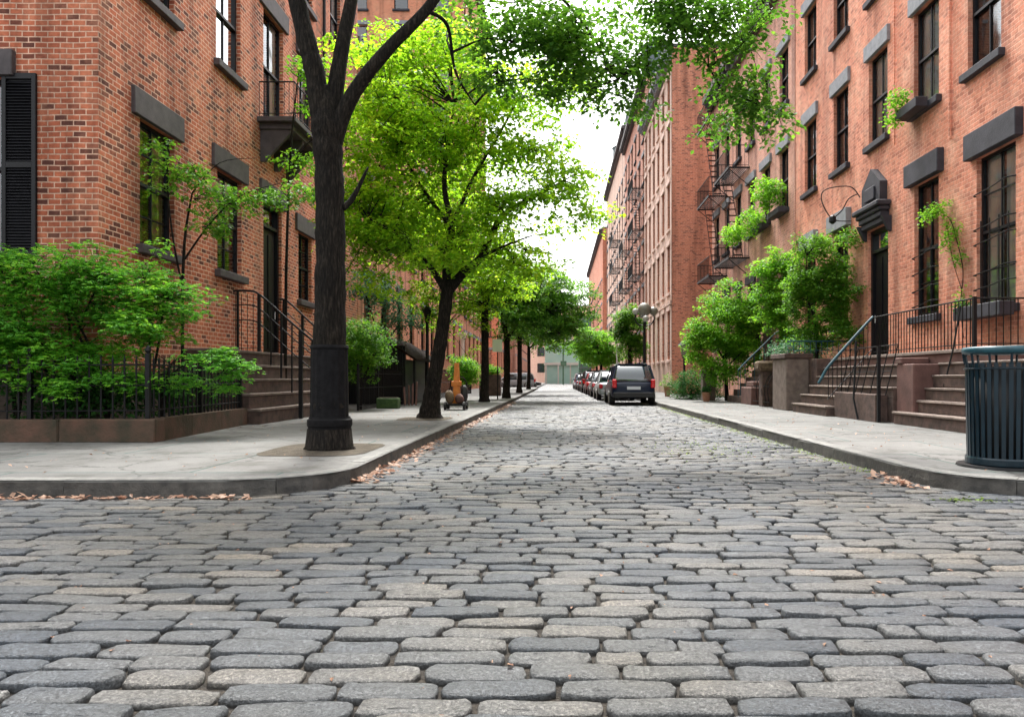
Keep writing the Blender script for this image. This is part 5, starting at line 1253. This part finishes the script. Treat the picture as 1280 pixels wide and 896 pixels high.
# ================================================================== CARS
def car(label, paint, L=4.5, W=1.78, H=1.6, suv=True, name='parked_car'):
    root = thing(name, (0, 0, 0), label, 'car', 'cars parked along the right kerb')
    hw = W / 2; zt = .98 if suv else .88
    def loft(st, ringf, nm, mat, sub=1):
        mb = MB(); rings = [ringf(*s_) for s_ in st]; n = len(rings[0]); vs = [q for r_ in rings for q in r_]; fs = []
        for i in range(len(rings) - 1):
            for k in range(n): fs.append((i*n + k, i*n + (k+1) % n, (i+1)*n + (k+1) % n, (i+1)*n + k))
        fs.append(tuple(range(n))[::-1]); fs.append(tuple((len(rings)-1)*n + k for k in range(n)))
        mb.add(vs, fs); o = mb.build(nm, mat, root, smooth=True, local=True)
        if sub: md = o.modifiers.new('s', 'SUBSURF'); md.levels = md.render_levels = sub
        return o
    def ring(y, w_, zb, zt_):
        h = zt_ - zb
        P = [(w_ * .80, zb), (w_ * .97, zb + .10 * h), (w_, zb + .4 * h), (w_ * .985, zb + .72 * h), (w_ * .93, zb + .95 * h), (w_ * .80, zt_)]
        return [(a, y, b) for a, b in P] + [(-a, y, b) for a, b in P[::-1]]
    l = L / 2
    loft([(-l, hw * .80, .40, zt - .16), (-l + .06, hw * .92, .30, zt - .05), (-l + .35, hw, .24, zt), (-l * .4, hw, .22, zt), (l * .2, hw, .22, zt - .01), (l * .45, hw, .22, zt - .06), (l - .35, hw * .97, .25, zt - .18), (l - .05, hw * .85, .32, zt - .32), (l, hw * .75, .4, zt - .4)], ring, 'body', paint)
    # cabin: glass shell with painted roof and pillars
    def cring(y, wb, wt, zb, ztp): return [(wb, y, zb), (wt + .02, y, ztp - .07), (wt - .08, y, ztp), (-wt + .08, y, ztp), (-wt - .02, y, ztp - .07), (-wb, y, zb)]
    wb = hw * .93; wt = hw * .71
    ra = -l + .10 if suv else -l + .75
    loft([(ra, wb * .95, wb * .93, zt - .05, zt + .05), (ra + .16 if suv else ra + .45, wb, wt + .02, zt - .05, H - .10), (ra + .45 if suv else ra + .8, wb, wt, zt - .05, H - .01), (-.1, wb, wt, zt - .05, H), (.55, wb, wt, zt - .08, H - .06), (l * .62, wb * .95, wb * .9, zt - .10, zt + .0)], cring, 'cabin_glass', 'glass_car', 0)
    rf = MB(); 
    a = ra + (.38 if suv else .75)
    rf.add([(-wt + .02, a, H - .02), (wt - .02, a, H - .02), (wt - .02, .5, H - .045), (-wt + .02, .5, H - .045), (-wt + .06, a, H + .022), (wt - .06, a, H + .022), (wt - .06, .5, H - .01), (-wt + .06, .5, H - .01)], [(0, 1, 5, 4), (1, 2, 6, 5), (2, 3, 7, 6), (3, 0, 4, 7), (4, 5, 6, 7), (3, 2, 1, 0)])
    rf.build('roof', paint, root, local=True)
    for s_ in (-1, 1):
        pl = MB()
        for y0, y1 in ((ra + .02, ra + (.2 if suv else .5)), (-.35, -.35), (l * .6, .62), (-1.35 if suv else -.9, -1.35 if suv else -.9)):
            pl.tube([(s_ * (wb * .985), y0, zt - .02), (s_ * (wt + .03), y1, H - .07)], .038, 5)
        pl.tube([(s_ * (wt + .01), a - .1, H - .05), (s_ * (wt + .01), .6, H - .07)], .035, 5)
        pl.build('pillar', paint, root, local=True)
    for s_ in (-1, 1):
        mb = MB(); mb.bbox(s_ * hw * .84 - .085, s_ * hw * .84 + .085, -l - .015, -l + .13, zt - .30, zt + (.04 if suv else -.08), .03); o = mb.build('tail_light', 'tail_red', root, local=True)
        mb = MB(); mb.bbox(s_ * (hw + .08) - .09, s_ * (hw + .08) + .09, .62, .74, zt, zt + .14, .03); mb.build('mirror', paint, root, local=True)
        for y in (-l * .62, l * .62):
            mb = MB(); n = 22; r_ = .33
            prof = [(r_ - .06, -.11), (r_, -.09), (r_, .09), (r_ - .06, .11)]
            vs = [(s_ * (hw - .10) + p_[1], y + p_[0] * math.cos(2*PI*k/n), r_ + p_[0] * math.sin(2*PI*k/n)) for p_ in prof for k in range(n)]
            fs = [(i*n + k, i*n + (k+1) % n, (i+1)*n + (k+1) % n, (i+1)*n + k) for i in range(3) for k in range(n)]
            mb.add(vs, fs + [tuple(range(n)), tuple(3*n + k for k in range(n))]); wh = mb.build('wheel', 'rubber', root, local=True)
            mb = MB(); xx = s_ * (hw + .012)
            for k in range(6):
                a_ = 2*PI*k/6; mb.tube([(xx, y, r_), (xx, y + .22 * math.cos(a_), r_ + .22 * math.sin(a_))], .028, 5)
            mb.tube([(xx, y + .23 * math.cos(2*PI*k/16), r_ + .23 * math.sin(2*PI*k/16)) for k in range(17)], .02, 5, cap=False)
            o = mb.build('rim', 'alloy', root, local=True); o.parent = wh
    mb = MB(); mb.bbox(-hw * .88, hw * .88, -l - .06, -l + .12, .30, .52, .03); mb.build('rear_bumper', 'black_plastic' if suv else paint, root, local=True)
    mb = MB(); mb.box(-.26, .26, -l - .022, -l - .005, zt - .36 if suv else .62, zt - .24 if suv else .74); mb.build('licence_plate', 'plate_white', root, local=True)
    if suv:
        mb = MB(); mb.tube([(.0, ra + .03, zt + .08), (.38, ra + .06, zt + .2)], .012, 5); mb.build('rear_wiper', 'black_plastic', root, local=True)
        mb = MB()
        for s_ in (-1, 1): mb.tube([(s_ * (wt - .1), a, H + .05), (s_ * (wt - .1), .4, H + .03)], .018, 5)
        mb.build('roof_rail', 'alloy', root, local=True)
        mb = MB(); mb.box(-wt + .1, wt - .1, ra + .26, ra + .42, H - .012, H + .03); mb.build('spoiler', paint, root, local=True)
    return root
suv = car('dark blue hatchback nearest in the parked row, red tail lights towards us', 'paint_navy')
suv.location = (2.95, 30.1, 0)
sed = car('silver sedan parked directly ahead of the nearest dark blue hatchback', 'paint_silver', 4.6, 1.8, 1.44, False)
sed.location = (2.80, 36.2, 0)
P_ = [(2.76, 42.2, 0, 0, 'paint_grey', sed, 'dark grey sedan, third in the row of parked cars'),
      (2.72, 48.3, 0, 0, 'paint_red', sed, 'bright red sedan parked in the middle of the row'),
      (2.65, 54.4, 0, 0, 'paint_black', suv, 'black hatchback parked just beyond the bright red sedan'),
      (2.6, 60.8, 0, 0, 'paint_grey', sed, 'grey sedan parked beyond the black hatchback'),
      (2.55, 67.2, 0, 0, 'paint_blue', sed, 'blue sedan, small, far along the parked row'),
      (2.5, 74.0, 0, 0, 'paint_white', suv, 'white car at the far end of the parked row')]
for (x, y, z, rz, col, src, lab) in P_: dup(src, (x, y, z), rz, lab, col)
o = dup(suv, (-4.6, 76.6, 0), R(90), 'silver car stopped across the side street on the left', 'paint_silver'); del o['group']
o = dup(sed, (-4.1, 80.5, 0), R(-90), 'black car on the far lane of the left side street', 'paint_black'); del o['group']

# ================================================================== STREET LAMPS, POLES
def globe(root, x, y, z, r, mat):
    mb = MB(); prof = [(r * math.cos(R(a)), r * math.sin(R(a))) for a in range(-80, 91, 17)]; mb.lathe((x, y, z), prof, 18); mb.build('globe', mat, root, smooth=True)
root = thing('street_lamp', (4.35, 36, ZP), 'black street lamp with clustered round globes behind the blue hatchback', 'street lamp')
mb = MB(); mb.lathe((4.35, 36, ZP), [(.20, 0), (.20, .15), (.14, .25), (.12, .9), (.08, 1.0), (.065, 3.6), (.09, 3.65), (.05, 3.75), (.05, 4.2)], 14); mb.build('post', 'black_iron', root, smooth=False)
mb = MB()
for s_ in (-1, 1): mb.tube(catmull([(4.35, 36, 3.7), (4.35 + s_ * .3, 36, 3.75), (4.35 + s_ * .48, 36, 4.0), (4.35 + s_ * .45, 36, 4.25)], 4), .03, 6)
mb.tube(catmull([(4.35, 36, 3.6), (4.35, 35.6, 3.6), (4.35, 35.5, 3.85)], 4), .03, 6); mb.build('arm', 'black_iron', root)
globe(root, 4.35, 36, 4.5, .34, 'tan_globe'); globe(root, 4.80, 36, 4.42, .22, 'tan_globe'); globe(root, 4.35, 35.5, 4.0, .16, 'white_globe'); globe(root, 3.9, 36, 4.4, .16, 'white_globe')
root = thing('garden_lamp', (6.6, 37.5, ZP), 'black lantern on a dark post in front of the cream building front', 'lamp post')
mb = MB(); mb.lathe((6.6, 37.5, ZP), [(.14, 0), (.12, .3), (.07, .45), (.06, 1.9), (.12, 2.0), (.05, 2.1)], 12); mb.build('post', 'black_iron', root)
mb = MB(); mb.lathe((6.6, 37.5, 2.25), [(.14, 0), (.24, .5), (.27, .52)], 6); mb.build('lantern_glass', 'tan_globe', root)
mb = MB(); mb.lathe((6.6, 37.5, 2.775), [(.36, 0), (.18, .18), (.06, .26), (.08, .34), (.01, .45)], 6); mb.lathe((6.6, 37.5, 2.24), [(.16, -.02), (.16, .02)], 6); mb.build('lantern_cap', 'black_iron', root)
root = thing('flagpole', (4.2, 51, ZP), 'thin white pole beside the narrow dark tree on the right kerb', 'pole')
mb = MB(); mb.tube([(4.2, 51, .1), (4.2, 51, 6.2)], .05, 8); mb.build('shaft', 'white_paint', root)
for z_ in (4.05, 5.6):
    mb = MB(); mb.tube([(3.95, 51, z_), (4.45, 51, z_)], .03, 6); mb.build('crossbar', 'white_paint', root)
root = thing('street_pole', (.95, 122, ZP), 'dark green traffic pole in the middle of the far street end', 'pole')
mb = MB(); mb.tube([(.95, 122, -.05), (.95, 122, 11)], .13, 8); mb.build('shaft', 'net_green', root)
mb = MB(); mb.box(.1, 1.8, 121.8, 121.9, 6.0, 6.35); mb.box(.5, 1.5, 121.75, 121.85, 3.2, 4.0); mb.build('sign_plate', 'net_green', root)
root = thing('sign_plate', (-2.33, 31.2, ZP), 'small white sign on a thin post beside the third kerb tree', 'sign')
mb = MB(); mb.tube([(-2.6, 31.2, .1), (-2.6, 31.2, 2.9)], .025, 8); mb.build('post', 'black_iron', root)
mb = MB(); mb.bbox(-2.82, -2.4, 31.15, 31.17, 2.2, 2.75, .004); mb.build('plate', 'white_paint', root)
root.name = 'street_sign'

# ================================================================== LEFT PAVEMENT CLUTTER
def topiary(x, y, zc, r, label, leaf, seed, n=300, mat='brownstone'):
    root = thing('round_bush', (x, y, ZP), label, 'bush', 'rounded bushes on the left pavement')
    bush_leaves('foliage', root, [(x, y, zc, r, r, r * .92), (x, y, zc, r * .8, r * .8, r * .75)], n, 24, .16, .075, leaf, seed, gap=-3, shell=.22)
    mb = MB(); mb.tube([(x, y, .1), (x + .03, y, zc)], .05, 7); mb.tube([(x, y, .8), (x + r * .5, y, zc)], .03, 6); mb.tube([(x, y, .8), (x - r * .5, y, zc)], .03, 6); mb.build('stem', 'bark', root)
topiary(-5.75, 21.0, 1.95, .92, 'large green rounded bush just right of the nearest trunk', 'leaf_mid', 101, 420)
topiary(-3.75, 29.5, 1.4, .68, 'bright rounded bush right of the curved tree trunk', 'leaf_bright', 102, 240)
root = thing('planter_box', (-5.0, 21.8, ZP), 'mossy green rectangular planter box in front of the dark iron fence', 'planter')
mb = MB(); mb.bbox(-5.45, -4.8, 21.6, 22.0, ZP, .46, .02, .004); mb.build('box', 'green_box', root)
mb = MB(); mb.box(-5.4, -4.85, 21.65, 21.95, .4601, .48); mb.build('soil_fill', 'soil', root)
root = thing('iron_fence', (-5.5, 22, ZP), 'black iron area fence behind the mossy planter box', 'fence', 'iron fences')
iron_fence(root, [(-5.6, 20.2, ZP), (-5.6, 22.4, ZP), (-5.4, 25.0, ZP)], 1.15)
mb = MB()
# dark entrance shelter with sloping brown roof
root = thing('entrance_shelter', (-6.4, 26.5, ZP), 'dark panelled entrance shelter with a sloping brown roof beyond the first fence', 'shelter')
mb = MB(); mb.box(-7.38, -5.35, 25.3, 25.4, ZP, 2.2); 
for i in range(12): mb.box(-7.3 + i * .165, -7.27 + i * .165, 25.27, 25.299, ZP, 2.15)
mb.box(-5.45, -5.35, 25.41, 29.6, ZP, 1.72); mb.build('side_panel', 'dark_frame', root)
mb = MB(); mb.prism([(-7.38, 2.75), (-6.2, 2.55), (-4.95, 1.75), (-4.95, 1.67), (-6.2, 2.45), (-7.38, 2.65)], 'y', 25.1, 30.2); mb.build('roof', 'hatch_roof', root)
for y in (25.5, 27.8, 29.9):
    mb = MB(); mb.box(-5.12, -5.04, y, y + .08, ZP, 1.76); mb.build('post', 'black_iron', root)
root = thing('young_tree', (-5.9, 24.0, ZP), 'bluish green garden tree behind the entrance shelter fence', 'tree')
bush_leaves('crown', root, [(-5.9, 24.2, 3.5, .8, .8, .9), (-5.3, 24.8, 2.9, .6, .7, .6), (-6.4, 23.8, 4.2, .6, .6, .6)], 170, 26, .22, .09, 'leaf_teal', 105, gap=-.8)
mb = MB(); mb.tube(catmull([(-5.9, 24, .15), (-5.95, 24, 1.8), (-5.85, 24.1, 3.4)], 4), lerp_r([.07, .055, .03], 4), 8); mb.tube([(-5.95, 24, 2.0), (-5.4, 24.6, 2.9)], .025, 6); mb.tube([(-5.95, 24, 2.4), (-6.4, 23.8, 4.0)], .025, 6); mb.build('trunk', 'bark', root)
root = thing('broom_bundle', (-4.95, 24.4, ZP), 'leaning bundle of short brown wooden stakes by the iron fence', 'stakes')
for i, (dx, dy) in enumerate(((0, 0), (.12, .1), (.25, .0), (.34, .15))):
    mb = MB(); mb.tube([(-5.15 + dx, 24.3 + dy, .15), (-5.25 + dx * 1.2, 24.6 + dy, .75 + .06 * i)], .035, 7, jit=.1); mb.build('stake', 'brownstone_red', root)
root.name = 'stake_bundle'
# loaded hand cart with an orange upright
root = thing('hand_cart', (-2.9, 20.8, ZP), 'small loaded hand cart with a tall orange upright on the left pavement', 'cart')
mb = MB(); mb.bbox(-3.22, -2.62, 20.5, 21.1, .27, .33, .01); mb.build('deck', 'black_iron', root)
mb = MB(); mb.prism([(-3.05, .331), (-2.82, .331), (-2.87, 1.5), (-2.99, 1.5)], 'y', 20.86, 20.98); mb.bbox(-3.08, -2.80, 20.82, 21.02, .82, .98, .02); mb.build('upright', 'orange_paint', root)
mb = MB(); mb.tube(catmull([(-2.7, 21.05, .33), (-2.66, 21.1, .8), (-2.74, 21.1, 1.05), (-2.9, 21.1, 1.1)], 5), .02, 6); mb.tube([(-3.2, 21.05, .33), (-3.12, 21.1, 1.0)], .02, 6); mb.build('handle', 'black_iron', root)
for (sx, sy) in ((-3.2, 20.5), (-2.66, 20.5), (-3.2, 21.08), (-2.66, 21.08)):
    mb = MB(); n = 14; vs = [(sx + d_, sy + .12 * math.cos(2*PI*k/n), .27 + .12 * math.sin(2*PI*k/n)) for d_ in (-.03, .03) for k in range(n)]
    mb.add(vs, [(k, (k+1) % n, n + (k+1) % n, n + k) for k in range(n)] + [tuple(range(n)), tuple(range(n, 2*n))]); mb.build('wheel', 'rubber', root)
def sack(x, y, z, a, b, c, label, mat, seed):
    o = MB(); n = 14; random.seed(seed)
    prof = []
    for i in range(8):
        t_ = i / 7; prof.append((max(.01, math.sin(PI * (t_ * .92 + .04)) ** .5), t_))
    vs = []
    for r_, t_ in prof:
        for k in range(n):
            an = 2*PI*k/n; w_ = 1 + random.uniform(-.07, .07); sq = 1 / max(abs(math.cos(an)), abs(math.sin(an))) ** .6; vs.append((x + a * r_ * w_ * sq * math.cos(an) + .03 * t_ * math.sin(seed * 5), y + b * r_ * w_ * sq * math.sin(an), z + c * t_ + random.uniform(-.012, .012)))
    o.add(vs, [(i*n + k, i*n + (k+1) % n, (i+1)*n + (k+1) % n, (i+1)*n + k) for i in range(7) for k in range(n)] + [tuple(range(n)), tuple(7*n + k for k in range(n))])
    return tag(o.build('sack', mat, smooth=True), label, 'sack', 'sacks on the hand cart')
sack(-3.08, 20.62, .331, .13, .12, .38, 'tan sack standing at the left front of the hand cart', 'sack', 1)
sack(-2.8, 20.62, .331, .13, .12, .27, 'low rust brown sack standing at the right front of the hand cart', 'brownstone_red', 2)
sack(-2.72, 20.92, .331, .10, .11, .52, 'black plastic sack standing at the back right of the hand cart', 'black_plastic', 3)
# potted hedge box further on
root = thing('planter_box', (-3.5, 38, ZP), 'raised dark planter with a clipped light green top, far along the left pavement', 'planter')
mb = MB(); mb.bbox(-4.1, -3.0, 37.6, 38.4, ZP, 1.25, .02); mb.build('box', 'brownstone', root)
bush_leaves('plant', root, [(-3.55, 38, 1.5, .6, .4, .28)], 70, 20, .18, .1, 'leaf_bright', 107, gap=-3)
root = thing('iron_fence', (-5.3, 34, ZP), 'long black iron fence beyond the entrance shelter', 'fence', 'iron fences')
iron_fence(root, [(-5.3, 30.6, ZP), (-5.3, 36, ZP), (-5.3, 44, ZP)], 1.3, sp=.16)
root = thing('stoop', (-6.2, 33, ZP), 'red stone stoop of the orange houses behind the long black fence', 'stoop', 'stone stoops')
for k in range(6):
    zb = (ZP - .02) if k == 0 else .15 + .24 * k + .001
    mb = MB(); mb.bbox(XL + .004, -5.7 - .25 * k, 32, 34.2, zb, .15 + .24 * (k + 1), .01); mb.build('step', 'brownstone_red', root)
for i, y in enumerate((27.6, 41.5)):
    root = thing('lamp_post', (-5.15, y, ZP), ('dark slim post beside the entrance shelter', 'pale stone porch column far along the left pavement')[i], 'post')
    mb = MB(); mb.lathe((-5.0 - i * .5, y, ZP), [(.12, 0), (.12, .3), (.07, .4), (.06, 3.0), (.1, 3.1), (.1, 3.2)] if i == 0 else [(.2, 0), (.2, .2), (.15, .3), (.13, 3), (.2, 3.2), (.22, 3.4)], 12); mb.build('shaft', 'black_iron' if i == 0 else 'stucco_pink', root)
    if i == 0:
        mb = MB(); mb.lathe((-5.0, y, 3.36), [(.1, 0), (.16, .3), (.2, .32), (.05, .48), (.01, .55)], 6); mb.build('lantern', 'black_iron', root)
    else:
        mb = MB(); mb.bbox(-5.75, -5.25, y - .25, y + .25, 3.551, 3.7, .01); mb.build('capital', 'stucco_pink', root); root.name = 'porch_column'

# ================================================================== LITTER OF LEAVES
def litter(name, label, pts, size, mat, seed):
    g = np.random.default_rng(seed); P = np.array(pts); M = len(P)
    az_ = g.uniform(0, 2*PI, M); L = size * g.uniform(.5, 1.3, M)
    d = np.stack([np.cos(az_), np.sin(az_), g.normal(0, .25, M)], 1); s_ = np.stack([-np.sin(az_), np.cos(az_), g.normal(0, .3, M)], 1)
    V = np.stack([P, P + d * (L*.5)[:, None] + s_ * (L*.33)[:, None] + np.array([0, 0, .006]), P + d * L[:, None], P + d * (L*.5)[:, None] - s_ * (L*.33)[:, None] + np.array([0, 0, .006])], 1).reshape(-1, 3)
    F = np.arange(M * 4).reshape(-1, 4); V[:, 2] = np.maximum(V[:, 2], P[:, 2].min() - .004)
    tag(npmesh(name, V, F, mat), label, 'fallen leaves', kind='stuff')
g = np.random.default_rng(77)
pts = []
for _ in range(1100):
    y = 7.2 + 24 * g.random() ** 1.3; pts.append((kerbL(y) + .02 + abs(g.normal(0, .09)) * (1.6 if g.random() < .2 else 1), y, .006 + g.uniform(0, .015)))
for _ in range(160): pts.append((g.uniform(-5.2, -2.6), 6.33 - abs(g.normal(0, .05)), .008))
for _ in range(90): pts.append((3.5 - abs(g.normal(0, .09)), 7.3 + g.normal(0, .25), .008 + g.uniform(0, .02)))
litter('fallen_leaves', 'dry pinkish leaves gathered in the gutter along the left kerb', pts, .075, 'leaf_dry', 5)
pts = []
for _ in range(900):
    y = 8 + 18 * g.random(); pts.append((kerbR(y) - .03 - abs(g.normal(0, .10)), y, .004 + g.uniform(0, .008)))
for _ in range(250): pts.append((g.normal(2.2, .5), g.normal(11, .8), .004))
for _ in range(120): pts.append((g.normal(3.55, .15), g.normal(6.2, .06), .004))
litter('moss_tufts', 'yellow-green moss and blossom litter along the right kerb gutter', pts, .035, 'leaf_moss', 6)
pts = [(g.uniform(-7, -2.3), g.uniform(6.6, 26), ZP + .002) for _ in range(260)] + [(g.uniform(3.9, 6.3), g.uniform(7, 26), ZP + .002) for _ in range(220)]
litter('pavement_litter', 'scattered small dry leaves on the pavements', pts, .045, 'leaf_dry', 8)
pts = [(g.uniform(-4, 4), g.uniform(2.2, 14), -.004) for _ in range(500)]
litter('joint_litter', 'tiny dry leaf scraps lying between the cobbles', pts, .028, 'leaf_dry', 9)
